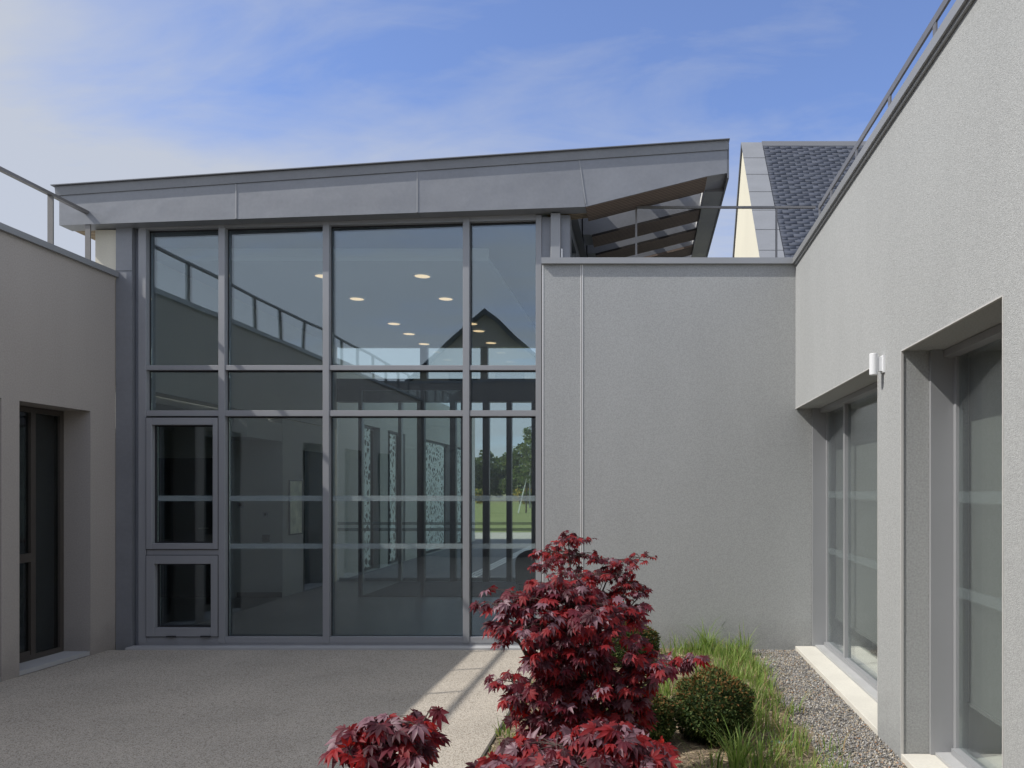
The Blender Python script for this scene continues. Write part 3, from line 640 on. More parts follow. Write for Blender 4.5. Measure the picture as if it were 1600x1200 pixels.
obj('edge_strip', MB().prism([(xa + 0.1, roof_bot(xa + 0.1) + 0.02), (BR[0] - 0.01, roof_bot(BR[0]) + 0.02), (BR[0] - 0.01, roof_bot(BR[0]) + 0.055), (xa + 0.1, roof_bot(xa + 0.1) + 0.055)], YFA + 0.402, YFA + 0.43).box(BR[0] - 0.012, BR[0] - 0.001, YFA + 0.45, 11.0, BR[1] + 0.03, BR[1] + 0.10), M['trim_white'], hall)
# zinc upright group beside the glass and the hall's side wall
obj('zinc_panel', MB().box(fx(846) + 0.001, -0.952, D + 0.02, D + 0.2, 2.0, 4.42).box(-0.851, -0.76, D + 0.02, D + 0.2, 3.6, 4.44), M['zinc'], hall)
obj('corner_post', MB().box(-0.951, -0.852, D - 0.05, D + 0.2, 3.6, 4.44), M['coping'], hall, bevel=0.006)
obj('post_clip', MB().box(-0.846, -0.832, D - 0.03, D + 0.015, 3.9, 4.08), M['trim_white'], hall)
obj('side_wall', MB().box(-0.90, -0.78, D + 0.201, 14.5, 0, 3.95).box(-0.90, -0.78, D + 0.201, 14.5, 4.36, roof_bot(-0.9) + 0.02), M['zinc_dark'], hall)
ws = MB()
for y in (8.7, 9.5, 10.3, 11.1, 11.9, 12.7, 13.5, 14.3): ws.box(-0.86, -0.78, y, y + 0.05, 3.951, 4.359)
ws.box(-0.859, -0.781, 8.75, 14.3, 3.951, 3.98)
sw = obj('window', ws, M['frame'], hall)
obj('pane', MB().box(-0.84, -0.82, D + 0.21, 14.3, 3.952, 4.358), M['glass_dark'], sw)
# interior
obj('inner_lining', MB().box(-1.06, -0.99, D + 0.201, 14.4, 0, 3.9), M['inner_white'], hall)
obj('inner_ceiling', MB().box(-5.40, -1.72, 9.07, 14.38, 4.15, 4.20).box(-5.40, -1.72, 9.07, 9.11, 4.201, 4.29), M['inner_ceiling'], hall)
obj('inner_wall', MB().box(-9.0, -5.43, 12.30, 12.39, 0, 2.69).box(-5.43, -5.419, 12.30, 14.38, 0, 2.69).box(-5.419, -5.39, 9.0, 14.38, 2.70, 4.14).box(-9.0, -5.42, 8.65, 8.72, 0, 2.69).box(-9.1, -9.0, 8.65, 12.39, 0, 2.69), M['inner_white'], hall)
obj('corridor_ceiling', MB().box(-9.0, -5.63, 8.73, 12.29, 2.62, 2.70), M['inner_ceiling'], hall)
obj('bulkhead', MB().box(-6.0, -5.42, 11.2, 12.29, 2.35, 2.615), M['inner_white'], hall)
obj('skirting', MB().box(-6.1, -5.428, 12.285, 12.299, 0.012, 0.09), M['inner_dark'], hall)
for (x0, x1) in ((-7.4, -6.42),):
    d_ = obj('inner_door', MB().box(x0, x1, 12.27, 12.295, 0.015, 2.1), M['inner_dark'], hall)
    obj('handle', MB().tube([(x1 - 0.10, 12.265, 1.05), (x1 - 0.10, 12.225, 1.05), (x1 - 0.22, 12.225, 1.05)], 0.009), M['rail'], d_)
d_ = obj('inner_door', MB().box(-5.418, -5.40, 13.05, 13.95, 0.015, 2.25), M['inner_dark'], hall)
obj('handle', MB().tube([(-5.39, 13.85, 0.9), (-5.36, 13.85, 0.9), (-5.36, 13.85, 1.15), (-5.39, 13.85, 1.15)], 0.012), M['rail'], d_)
# far glazed front of the hall
Y2 = 14.5
m_ = MB()
obj('far_beam', MB().box(-5.41, -1.0, Y2 - 0.12, Y2 + 0.1, 3.18, 3.58), M['inner_dark'], hall)
for px, w, k in ((565, 5, 1), (626, 5, 1), (658.5, 11, 0), (708.5, 9, 0), (760, 10, 0), (796, 8, 0), (835, 8, 0)):
    x = WX(px, Y2); hw = w / 2 * Y2 / F
    obj('far_post', MB().box(x - hw, x + hw, Y2 - 0.06, Y2 + 0.06, 0.012, 3.179), M['frame'] if k else M['frame_dark'], hall)
for px in (663, 757):
    x = WX(px, Y2); obj('clerestory_post', MB().box(x - 0.06, x + 0.06, Y2 - 0.06, Y2 + 0.06, 3.581, 4.149), M['frame_dark'], hall)
for z0_, z1_ in ((1.01, 1.06), (0.90, 0.955)): obj('film_band', MB().box(-5.41, -1.0, Y2 - 0.02, Y2 - 0.014, z0_, z1_), M['band'], hall)
obj('far_rail', MB().box(-5.41, -1.0, Y2 + 0.061, Y2 + 0.075, 0.012, 0.07), M['frame'], hall)
obj('far_pane', MB().box(-5.41, -1.0, Y2 - 0.012, Y2 + 0.008, 0.012, 3.179).box(-5.41, -1.0, Y2 - 0.012, Y2 + 0.008, 3.581, 4.149), M['glass_far'], hall)
obj('far_wall', MB().box(-5.41, -1.0, Y2 - 0.1, Y2 + 0.1, 4.151, 4.40), M['inner_white'], hall)
# vestibule inside the hall
vb = MB()
for px in (563, 660, 723): vb.box(WX(px, 12.3) - 0.025, WX(px, 12.3) + 0.025, 12.28, 12.33, 0.012, 3.2)
vb.box(WX(563, 12.3) + 0.026, WX(723, 12.3) - 0.026, 12.28, 12.33, 3.12, 3.2)
v_ = obj('vestibule_screen', vb, M['frame_dark'], hall)
obj('pane', MB().box(WX(563, 12.3) + 0.027, WX(723, 12.3) - 0.027, 12.30, 12.312, 0.02, 3.119), M['glass_far'], v_)
tag(obj('door_mat', MB().box(-4.25, -1.9, 12.34, 14.3, 0.013, 0.025), M['mat_dark']), 'wide dark entrance mat on the hall floor behind the glass front', 'mat')

# ceiling downlights
names_ = ['nearest the glass', 'second from the glass', 'third from the glass', 'fourth from the glass', 'fifth from the glass', 'farthest from the glass']
for X, ys, which in ((-2.61, (9.66, 10.8, 12.4, 12.96, 14.0), 'right-hand'), (-3.78, (9.66, 10.8, 12.4, 13.2, 14.1), 'left-hand')):
    for k, y in enumerate(ys):
        t = thing('ceiling_downlight', 'round warm downlight %s in the %s row of the hall ceiling' % (names_[k] if k < 4 else names_[5], which), 'ceiling light', (X, y, 4.15), 'round warm downlights in the hall ceiling')
        mb = MB().tube([(X, y, 4.137), (X, y, 4.149)], 0.088, sides=28)
        obj('diffuser', mb, M['downlight'], t)
        ring = MB(); n_ = 28
        for j in range(n_):
            a, b = 2 * math.pi * j / n_, 2 * math.pi * (j + 1) / n_
            P_ = lambda r, t_, z: (X + r * math.cos(t_), y + r * math.sin(t_), z)
            ring.poly(P_(0.089, a, 4.134), P_(0.102, a, 4.136), P_(0.102, b, 4.136), P_(0.089, b, 4.134)); ring.poly(P_(0.102, a, 4.136), P_(0.102, a, 4.149), P_(0.102, b, 4.149), P_(0.102, b, 4.136))
        obj('trim_ring', ring, M['lamp_white'], t)
# small things on the inner wall
def plate(px, py, w, h, label, mat, cat, name):
    d = 12.29; x, z = WX(px, d), WZ(py, d)
    t = thing(name, label, cat, (x, d, z))
    obj('plate', MB().box(x - w / 2, x + w / 2, d - 0.012, d + 0.008, z - h / 2, z + h / 2), M['frame_dark'] if mat else M['frame'], t, bevel=0.002)
    obj('button', MB().box(x - w / 5, x + w / 5, d - 0.018, d - 0.0125, z - h / 5, z + h / 4), M['gasket'], t)
plate(415, 804, 0.08, 0.08, 'small square switch on the pale inner wall, the upper one', 0, 'switch', 'wall_switch')
plate(416, 841, 0.11, 0.11, 'dark square socket plate on the pale inner wall, below the switch', 1, 'socket', 'wall_socket')
plate(376, 789, 0.10, 0.10, 'little control panel beside the dark inner doorway', 0, 'panel', 'control_panel')
# framed print added in place of a bright door pane on the hall's side wall
pic = thing('stand_in_print', 'pale olive framed print with round shapes, standing in for a bright door pane on the inner side wall', 'picture', (-5.41, 12.8, 1.45))
obj('picture_frame', MB().frame_x(12.50, 12.98, 0.93, 1.78, 0.02, -5.418, -5.398), M['frame_dark'], pic)
obj('print', MB().box(-5.418, -5.405, 12.521, 12.959, 0.951, 1.759), surf('print_olive', (0.80, 0.78, 0.52), 0.4, col2=(0.35, 0.36, 0.25), vscale=6), pic)
# black chair inside by the far end of the glass
cx, cy = -1.30, 9.75
ch = thing('black_chair', 'black chair with a rounded back standing inside behind the narrow glass pane', 'chair', (cx, cy, 0.012))
bk = MB(); pts = []
for j in range(13):
    t = math.pi * j / 12
    pts.append((cx - 0.23 * math.cos(t), 0.72 + 0.19 * math.sin(t) ** 0.7))
bk.prism([(cx + 0.22, 0.50)] + [(2 * cx - p[0], p[1]) for p in pts] + [(cx - 0.22, 0.50)], cy - 0.03, cy + 0.03)
obj('backrest', bk, M['black'], ch, bevel=0.012)
obj('seat', MB().box(cx - 0.23, cx + 0.23, cy + 0.04, cy + 0.48, 0.42, 0.48), M['black'], ch, bevel=0.02)
for sx in (-0.2, 0.2):
    for sy in (0.0, 0.44): obj('leg', MB().tube([(cx + sx, cy + sy, 0.5 if sy == 0 else 0.42), (cx + sx * 1.05, cy + sy, 0.013)], 0.012), M['rail'], ch)

# ------------------------------------------------------------------ pale wing beyond the hall, with perforated screens
def perf_mat():
    m, n, l, b = mat_nodes('perforated_sheet'); b.inputs['Roughness'].default_value = 0.6
    geo = n.new('ShaderNodeNewGeometry'); v = n.new('ShaderNodeTexVoronoi'); v.feature = 'DISTANCE_TO_EDGE'; v.inputs['Scale'].default_value = 7.5
    mp = n.new('ShaderNodeMapping'); mp.inputs['Scale'].default_value = (0, 1, 1); l.new(geo.outputs['Position'], mp.inputs[0]); l.new(mp.outputs[0], v.inputs['Vector'])
    gt = n.new('ShaderNodeMath'); gt.operation = 'GREATER_THAN'; gt.inputs[1].default_value = 0.17; l.new(v.outputs[0], gt.inputs[0])
    mx = n.new('ShaderNodeMix'); mx.data_type = 'RGBA'; mx.inputs[6].default_value = (0.72, 0.78, 0.74, 1); mx.inputs[7].default_value = (0.012, 0.014, 0.014, 1)
    l.new(gt.outputs[0], mx.inputs[0]); l.new(mx.outputs[2], b.inputs['Base Color'])
    return m
M['perf'] = perf_mat()
far = thing('pale_wing', 'long pale wing beyond the hall with dark openings behind perforated screens', 'building', (-7.5, 21, 0))
FX = -5.5
f_ops = [(16.05, 17.1, 0.0, 2.92), (17.62, 18.9, 0.0, 2.92), (20.7, 23.3, 0.0, 2.92), (24.2, 26.2, 0.0, 2.92)]
obj('wall', wall_x(MB(), FX - 0.25, FX, 14.62, 26.7, 4.0, f_ops), M['inner_white'], far)
obj('roof', MB().box(-10, FX - 0.255, 14.62, 26.7, 3.6, 3.75), M['zinc_dark'], far)
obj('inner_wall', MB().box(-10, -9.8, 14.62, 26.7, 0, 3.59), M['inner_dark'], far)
for (ya, yb, s_, h), (sa, sb), which in zip(f_ops, ((16.12, 16.62), (17.92, 18.32), (20.75, 22.75), (24.3, 26.1)), ('narrow perforated white screen nearest the hall', 'narrow perforated white screen, second from the hall', 'wide perforated white screen with fine round holes', 'perforated white screen at the far end of the pale wing')):
    w_ = obj('window', MB().frame_x(ya + 0.002, yb - 0.002, 0.0, h - 0.002, 0.06, FX - 0.2, FX - 0.14), M['frame_dark'], far)
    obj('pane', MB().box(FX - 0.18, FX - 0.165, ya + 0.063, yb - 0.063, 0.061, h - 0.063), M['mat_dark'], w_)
    t = thing('perforated_screen', which + ', on the pale wing', 'screen', (FX - 0.05, sa, 0.05), 'perforated screens on the pale wing')
    obj('sheet', MB().box(FX - 0.06, FX - 0.05, sa, sb, 0.08, h - 0.06), M['perf'], t)
    obj('fixing_rail', MB().box(FX - 0.1, FX - 0.061, sa, sb, h - 0.05, h - 0.01).box(FX - 0.1, FX - 0.061, sa, sb, 0.03, 0.07), M['frame_dark'], t)
tl = MB()
for r_ in range(3):
    for k in range(48):
        y = 15.0 + k * 0.26; tl.box(-3.36 + r_ * 0.09, -3.30 + r_ * 0.09, y, y + 0.17, -0.004, 0.004)
struct('tactile_paving', tl, M['trim_white'])

# ------------------------------------------------------------------ slate-roofed house
HXg, HXe, Yr, Zr = 2.39, 12.5, 20.0, WZ(224, 20.0)
ye, ze = 15.75, Zr - 4.9
yb2, zb2 = 24.25, Zr - 4.9
house = thing('slate_house', 'steep slate-roofed house with cream gable and zinc verge behind the grey wing', 'house', (7.4, 20, 0))
obj('wall', MB().prism_x([(ye + 0.25, 0), (yb2 - 0.25, 0), (yb2 - 0.25, ze + 0.2), (Yr, Zr - 0.06), (ye + 0.25, ze + 0.2)], HXg + 0.02, HXg + 0.3).box(HXg + 0.301, HXe - 0.3, ye + 0.25, ye + 0.5, 0, ze + 0.1).box(HXg + 0.301, HXe - 0.3, yb2 - 0.5, yb2 - 0.25, 0, ze + 0.1).prism_x([(ye + 0.25, 0), (yb2 - 0.25, 0), (yb2 - 0.25, ze + 0.2), (Yr, Zr - 0.06), (ye + 0.25, ze + 0.2)], HXe - 0.299, HXe), M['render_cream'], house)
sl = (ze - Zr) / (ye - Yr)
ny, nz = -sl / math.hypot(1, sl), 1 / math.hypot(1, sl)      # outward normal of the near slope is (0, ny, nz)
rf = obj('roof', MB().prism_x([(ye, ze), (Yr, Zr), (yb2, zb2), (yb2, zb2 - 0.09), (Yr, Zr - 0.09), (ye, ze - 0.09)], HXg + 0.0, HXe + 0.05), M['slate'][2], house)
# slates as individual tilted plates in one mesh
sv, L_ = [], math.hypot(Yr - ye, Zr - ze)
dirv = np.array([0, (ye - Yr) / L_, (ze - Zr) / L_]); nrm = np.array([0, ny, nz])
x_start = HXg + 0.50
ms, ids = [], []
rows = int(L_ / 0.105)
for r_ in range(rows):
    x = x_start - (0.135 if r_ % 2 else 0)
    while x < 8.5:
        w = 0.27
        xa_ = max(x, x_start); wd = x + w - xa_
        if wd > 0.04:
            p = np.array([xa_, Yr, Zr]) + dirv * (0.06 + r_ * 0.105) + nrm * (0.012 + nr.uniform(-0.002, 0.004))
            tilt = nr.uniform(0.014, 0.026); roll = nr.uniform(-0.004, 0.004)
            d2 = dirv * math.cos(tilt) + nrm * math.sin(tilt)
            xx = np.array([1, 0, 0]) + nrm * roll; xx /= np.linalg.norm(xx)
            n2 = np.cross(d2, xx)
            n2 = n2 if n2 @ nrm > 0 else -n2
            m4 = np.eye(4); m4[:3, 0] = xx * (wd - 0.003); m4[:3, 1] = d2 * (0.140 + nr.uniform(-0.006, 0.006)); m4[:3, 2] = n2 * 0.005; m4[:3, 3] = p
            ms.append(m4); ids.append(nr.choice(3, p=[0.45, 0.3, 0.25]))
        x += w
scatter('slates', [(0, 0, 0), (1, 0, 0), (1, 1, 0), (0, 1, 0), (0, 0, 1), (1, 0, 1), (1, 1, 1), (0, 1, 1)], [(0, 3, 2, 1), (4, 5, 6, 7), (0, 1, 5, 4), (1, 2, 6, 5), (2, 3, 7, 6), (3, 0, 4, 7)], np.array(ms), ids, M['slate'], parent=rf)
vg = MB()
k_ = 0
while k_ * 0.78 < L_:
    a_, b_ = k_ * 0.78 + 0.004, min((k_ + 1) * 0.78 - 0.004, L_)
    P0 = np.array([0, Yr, Zr]) + dirv * a_; P1 = np.array([0, Yr, Zr]) + dirv * b_
    vg.prism_x([tuple((P0 + nrm * 0.004)[1:]), tuple((P1 + nrm * 0.004)[1:]), tuple((P1 + nrm * 0.034)[1:]), tuple((P0 + nrm * 0.028)[1:])], HXg - 0.02, HXg + 0.485); k_ += 1
obj('zinc_verge', vg, M['zinc'], rf)
obj('ridge', MB().prism_x([(Yr - 0.14, Zr - 0.14 * sl + 0.05), (Yr, Zr + 0.055), (Yr + 0.14, Zr - 0.14 * sl + 0.05), (Yr + 0.14, Zr - 0.14 * sl + 0.02), (Yr, Zr + 0.02), (Yr - 0.14, Zr - 0.14 * sl + 0.02)], HXg + 0.487, HXe), M['zinc_dark'], rf)
obj('rear_verge', MB().prism_x([(Yr + 0.02, Zr + 0.02), (yb2 + 0.02, zb2 + 0.02), (yb2 + 0.02, zb2 - 0.12), (Yr + 0.02, Zr - 0.12)], HXg - 0.02, HXg - 0.001), M['zinc_dark'], rf)

# ------------------------------------------------------------------ what the glass front mirrors: buildings behind the photographer
rear = thing('rear_block', 'low rendered block closing the courtyard behind the viewer', 'building', (-2, -3.4, 0))
obj('wall', MB().box(-10.5, 9.0, -3.6, -3.05, -0.03, 4.25), M['render_beige'], rear)
obj('coping', MB().box(-10.5, 9.0, -3.65, -3.04, 4.251, 4.31), M['coping'], rear)
gh = thing('gabled_house', 'brown gabled house behind the courtyard, mirrored in the glass front', 'house', (-6.6, -21, 0))
gx, gy, gz = -6.6, -17.2, 9.16
obj('wall', MB().prism([(gx - 4.6, 0), (gx + 4.6, 0), (gx + 4.6, gz - 4.2), (gx, gz - 0.25), (gx - 4.6, gz - 4.2)], gy - 9, gy), M['render_beige'], gh)
obj('roof', MB().prism([(gx, gz), (gx + 4.9, gz - 4.3), (gx + 4.9, gz - 4.5), (gx, gz - 0.24), (gx - 4.9, gz - 4.5), (gx - 4.9, gz - 4.3)], gy - 9.2, gy + 0.25), M['slate'][2], gh)
for x0 in (-1.5, 0.4):
    w_ = obj('window', MB().frame_y(gx + x0, gx + x0 + 1.2, 5.0, 6.6, 0.07, gy + 0.002, gy + 0.05), M['frame_dark'], gh)
    obj('pane', MB().box(gx + x0 + 0.071, gx + x0 + 1.129, gy + 0.006, gy + 0.03, 5.071, 6.529), M['glass_dark'], w_)

# ------------------------------------------------------------------ planting bed
def bed_z(x, y): return 0.03 + 0.03 * math.sin(x * 2.1 + 0.4) * math.sin(y * 1.3) + 0.012 * math.sin(x * 9 + y * 5) + 0.02 * max(0, 1 - abs(x) / 1.0)
def bed():
    mb = MB(); nx, ny_ = 40, 150
    xs = [-0.955 + (1.05 + 0.955) * i / nx for i in range(nx + 1)]; ys = [1.5 + (8.24 - 1.5) * j / ny_ for j in range(ny_ + 1)]
    for y in ys:
        for x in xs:
            e = min(1, (x + 0.955) / 0.1, (1.05 - x) / 0.1); wob = 0.05 * math.sin(y * 5) + 0.03 * math.sin(y * 13)
            xx = x + (wob if x > 1.0 else 0)
            mb.v.append((xx, y, 0.008 + bed_z(x, y) * max(0.0, e) + rnd.uniform(-.004, .004)))
    for j in range(ny_):
        for i in range(nx):
            a = j * (nx + 1) + i; mb.f.append((a, a + 1, a + nx + 2, a + nx + 1))
    return mb
struct('planting_bed', bed(), M['soil'])
tag(obj('edging_strip', MB().box(-0.972, -0.956, 1.4, 8.24, -0.02, 0.022), M['edging']), 'thin dark edging strip between the resin paving and the planting bed', 'edging')

def ico():
    bm = bmesh.new(); bmesh.ops.create_icosphere(bm, subdivisions=1, radius=1.0)
    v = [tuple(x.co) for x in bm.verts]; f = [tuple(q.index for q in x.verts) for x in bm.faces]; bm.free(); return v, f
iv, if_ = ico()
def rand_rot(k):
    q = nr.normal(size=(k, 4)); q /= np.linalg.norm(q, axis=1, keepdims=True); w, x, y, z = q.T
    return np.stack([np.stack([1 - 2 * (y * y + z * z), 2 * (x * y - z * w), 2 * (x * z + y * w)], 1), np.stack([2 * (x * y + z * w), 1 - 2 * (x * x + z * z), 2 * (y * z - x * w)], 1), np.stack([2 * (x * z - y * w), 2 * (y * z + x * w), 1 - 2 * (x * x + y * y)], 1)], 1)
k = 16000
pos = np.stack([nr.uniform(0.98, 1.53, k), nr.uniform(3.6, 8.24, k), nr.uniform(0.004, 0.012, k)], 1)
edge = pos[:, 0] > 1.02 + nr.uniform(0, 0.05, k) + 0.04 * np.sin(pos[:, 1] * 5)
pos = pos[edge]; k = len(pos)
rot = rand_rot(k) * (1, 1, 1)
sc3 = np.stack([nr.uniform(0.7, 1.2, k), nr.uniform(0.6, 1.0, k), nr.uniform(0.4, 0.8, k)], 1)
rr = np.einsum('kij,kj->kij', rot, sc3)
gv = scatter('gravel', iv, if_, mats_of(rr, pos, nr.uniform(0.0042, 0.0098, k)), nr.choice(5, k, p=[.46, .18, .22, .10, .04]), STONE)
gv['kind'] = 'stuff'
# straw mulch
k = 10000
pos = np.stack([nr.uniform(-0.94, 1.03, k), nr.uniform(2.6, 8.2, k), np.zeros(k)], 1)
pos[:, 2] = [0.014 + bed_z(a, b) * max(0, min(1, (a + .955) / .1, (1.05 - a) / .1)) for a, b, _ in pos]
ang = nr.uniform(0, 6.28, k)
x = np.stack([np.cos(ang), np.sin(ang), nr.normal(0, 0.22, k)], 1)
up = np.stack([nr.normal(0, .35, k), nr.normal(0, .35, k), np.ones(k)], 1)
mu_ = scatter('mulch', [(-1, -.12, 0), (1, -.10, 0.03), (1, .10, 0.03), (-1, .12, 0), (0, 0.14, .08), (0, -.14, .08)], [(0, 5, 4, 3), (5, 1, 2, 4)], mats_of(basis(x, up), pos, nr.uniform(0.008, 0.03, k)), nr.choice(3, k, p=[.45, .35, .2]), CHIP)
mu_['kind'] = 'stuff'

# grass: curved blades
def blade_field(name, clumps, label=None):
    T = [[] for _ in range(1)]; V = []; Fc = []; mi = []
    for (cx_, cy_, rad, n_, h0, h1, straw) in clumps:
        for _ in range(n_):
            r_ = rad * math.sqrt(rnd.random()); t = rnd.uniform(0, 6.283)
            bx_, by_ = cx_ + r_ * math.cos(t), cy_ + r_ * math.sin(t)
            by_ = min(by_, 8.235)
            bz_ = 0.005 + (bed_z(bx_, by_) if -0.9 < bx_ < 1.0 else 0)
            h = rnd.uniform(h0, h1) * (0.6 + 0.4 * rnd.random()); w = rnd.uniform(0.0024, 0.0052) * (1.25 if h > .25 else 1)
            a = t + rnd.uniform(-1.2, 1.2); lean = rnd.uniform(0.2, 1.15) * h * (0.4 + r_ / max(rad, .01) * 0.6)
            dx, dy = math.cos(a), math.sin(a); sx_, sy_ = -dy * w, dx * w
            i0 = len(V)
            m_i = 3 if rnd.random() < straw else rnd.choices((0, 1, 2), (0.48, 0.37, 0.15))[0]
            droop = rnd.uniform(0.0, 0.35)
            for q in range(5):
                u_ = q / 4; ww = (1 - u_ ** 1.6) * 1.0
                px_, py_, pz_ = bx_ + dx * lean * u_ ** 2, by_ + dy * lean * u_ ** 2, bz_ + h * (u_ - droop * u_ ** 3)
                if by_ > 7.9: py_ = min(py_, 8.238)
                V.append((px_ - sx_ * ww, py_ - sy_ * ww, pz_)); V.append((px_ + sx_ * ww, py_ + sy_ * ww, pz_))
            for q in range(4):
                Fc.append((i0 + 2 * q, i0 + 2 * q + 1, i0 + 2 * q + 3, i0 + 2 * q + 2)); mi.append(m_i)
    mb = MB(); mb.v = V; mb.f = Fc
    o = obj(name, mb, GRASS, fix=False)
    o.data.polygons.foreach_set('material_index', np.array(mi, np.int32)); o.data.update()
    return o
cl = []
for _ in range(110):            # grassy margin beside the gravel
    y = rnd.uniform(4.2, 8.0); cl.append((0.80 + rnd.gauss(0, 0.13), y, 0.10, 19, 0.06, 0.25, 0.14))
for _ in range(26): cl.append((rnd.uniform(0.35, 0.95), rnd.uniform(6.2, 8.1), 0.12, 22, 0.05, 0.17, 0.1))
for _ in range(26): cl.append((rnd.uniform(0.2, 0.95), rnd.uniform(3.9, 4.75), 0.07, 16, 0.12, 0.34, 0.12))
for _ in range(16): cl.append((rnd.uniform(0.0, 0.3), rnd.uniform(5.9, 6.7), 0.10, 22, 0.10, 0.22, 0.1))
for _ in range(22): cl.append((rnd.uniform(-0.05, 1.0), rnd.uniform(7.7, 8.15), 0.09, 22, 0.10, 0.26, 0.05))
for _ in range(14): cl.append((-0.93 + rnd.uniform(0, .1), rnd.uniform(4.2, 6.6), 0.05, 12, 0.06, 0.16, 0.1))
for _ in range(26): cl.append((rnd.uniform(-0.8, 0.8), rnd.uniform(4.0, 8.0), 0.08, 8, 0.05, 0.14, 0.3))
blade_field('grass', cl)['kind'] = 'stuff'
def tuft(x, y, h, n_, label):
    tag(blade_field('grass_tuft', [(x, y, 0.05, n_, h * 0.55, h, 0.02)]), label, 'grass tuft', 'tall grass tufts in the bed')
tuft(0.62, 8.0, 0.46, 60, 'tall dark green grass tuft by the grey wall, nearer the maples')
tuft(0.98, 7.95, 0.40, 46, 'tall grass tuft by the grey wall, nearer the pale sill')
tuft(0.52, 4.55, 0.42, 46, 'upright grass tuft in front of the clipped round bush beside the gravel')

# clipped round bushes
def bush(x, y, r, label, n_=9500):
    z0 = bed_z(x, y) + 0.0
    t = thing('round_bush', label, 'bush', (x, y, z0), 'clipped round bushes in the bed')
    c = np.array([x, y, z0 + r * 0.86])
    d = nr.normal(size=(n_, 3)); d /= np.linalg.norm(d, axis=1, keepdims=True)
    lump = 1 + 0.05 * np.sin(d[:, 0] * 7 + 1) * np.sin(d[:, 1] * 6) + 0.05 * np.sin(d[:, 2] * 9 + d[:, 0] * 5)
    rad = r * lump * nr.uniform(0.86, 1.05, n_)
    p = c + d * rad[:, None] * np.array([1, 1, 0.92])
    p[:, 2] = np.maximum(p[:, 2], z0 + 0.01)
    xx = d * 0.9 + nr.normal(0, 0.55, (n_, 3)); zz = d + nr.normal(0, 0.6, (n_, 3))
    topness = np.clip(d[:, 2] * 0.9 + nr.normal(0, .25, n_), 0, 1)
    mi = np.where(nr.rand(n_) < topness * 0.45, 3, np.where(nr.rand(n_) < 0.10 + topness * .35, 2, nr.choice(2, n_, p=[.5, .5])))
    lv = [(0, -.18, 0), (.5, -.25, .06), (1, 0, 0), (.5, .25, .06), (0, .18, 0)]
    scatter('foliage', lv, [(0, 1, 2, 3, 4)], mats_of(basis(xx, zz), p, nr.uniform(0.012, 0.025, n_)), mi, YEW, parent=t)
    cv = np.array(iv) ; mb = MB()
    bm = bmesh.new(); bmesh.ops.create_icosphere(bm, subdivisions=3, radius=1.0)
    mb.v = [tuple(c + np.array(v.co) * r * 0.84 * np.array([1, 1, .92])) for v in bm.verts]; mb.f = [tuple(v.index for v in f.verts) for f in bm.faces]; bm.free()
    obj('inner_growth', mb, YEW[0], t, smooth=True)
    st = MB()
    for q in range(5):
        a = q * 1.26; st.tube([(x, y, z0 - 0.02), (x + 0.04 * math.cos(a), y + 0.04 * math.sin(a), z0 + r * .5), (x + r * .5 * math.cos(a), y + r * .5 * math.sin(a), z0 + r * 1.1)], 0.008, 0.003, 5)
    obj('stem', st, M['bark'], t)
bush(0.43, 5.12, 0.242, 'largest clipped round bush with rusty tips, in the grass beside the gravel')
bush(-0.10, 7.25, 0.225, 'clipped round bush half hidden behind the tall red maple, by the wall')
bush(-0.02, 4.95, 0.20, 'clipped round bush tucked under the red maple, left of the largest bush')

tag(obj('drain_pipe', MB().tube([(0.76, 5.06, 0.03), (0.82, 5.04, 0.045), (0.90, 5.03, 0.045), (0.99, 5.02, 0.03)], 0.027, 0.022, 10), M['pipe'], smooth=True), 'grey-green pipe end half hidden in the grass beside the gravel', 'pipe')

# ------------------------------------------------------------------ red maples
def maple_leaf():
    lobes = [(0, 1.0), (38, 0.90), (-38, 0.90), (76, 0.66), (-76, 0.66), (118, 0.34), (-118, 0.34)]
    V = [(0, 0, 0)]; Fc = []
    for ang, ln in lobes:
        a = R(ang); ca, sa = math.cos(a), math.sin(a)
        w = 0.158 * ln + 0.013
        prof = [(0.24 * ln, -w * 0.62, .012), (0.56 * ln, -w, .0), (ln, 0, -0.16 * ln), (0.56 * ln, w, .0), (0.24 * ln, w * 0.62, .012)]
        i0 = len(V)
        for u_, v_, z_ in prof: V.append((u_ * ca - v_ * sa, u_ * sa + v_ * ca, z_ - 0.10 * u_ * u_))
        i1 = len(V); V.append((0.55 * ln * ca, 0.55 * ln * sa, -0.035 - 0.03 * ln))
        Fc += [(0, i0, i0 + 1, i1), (i1, i0 + 1, i0 + 2), (i1, i0 + 2, i0 + 3), (0, i1, i0 + 3, i0 + 4)]
    return V, Fc
LV, LF = maple_leaf()
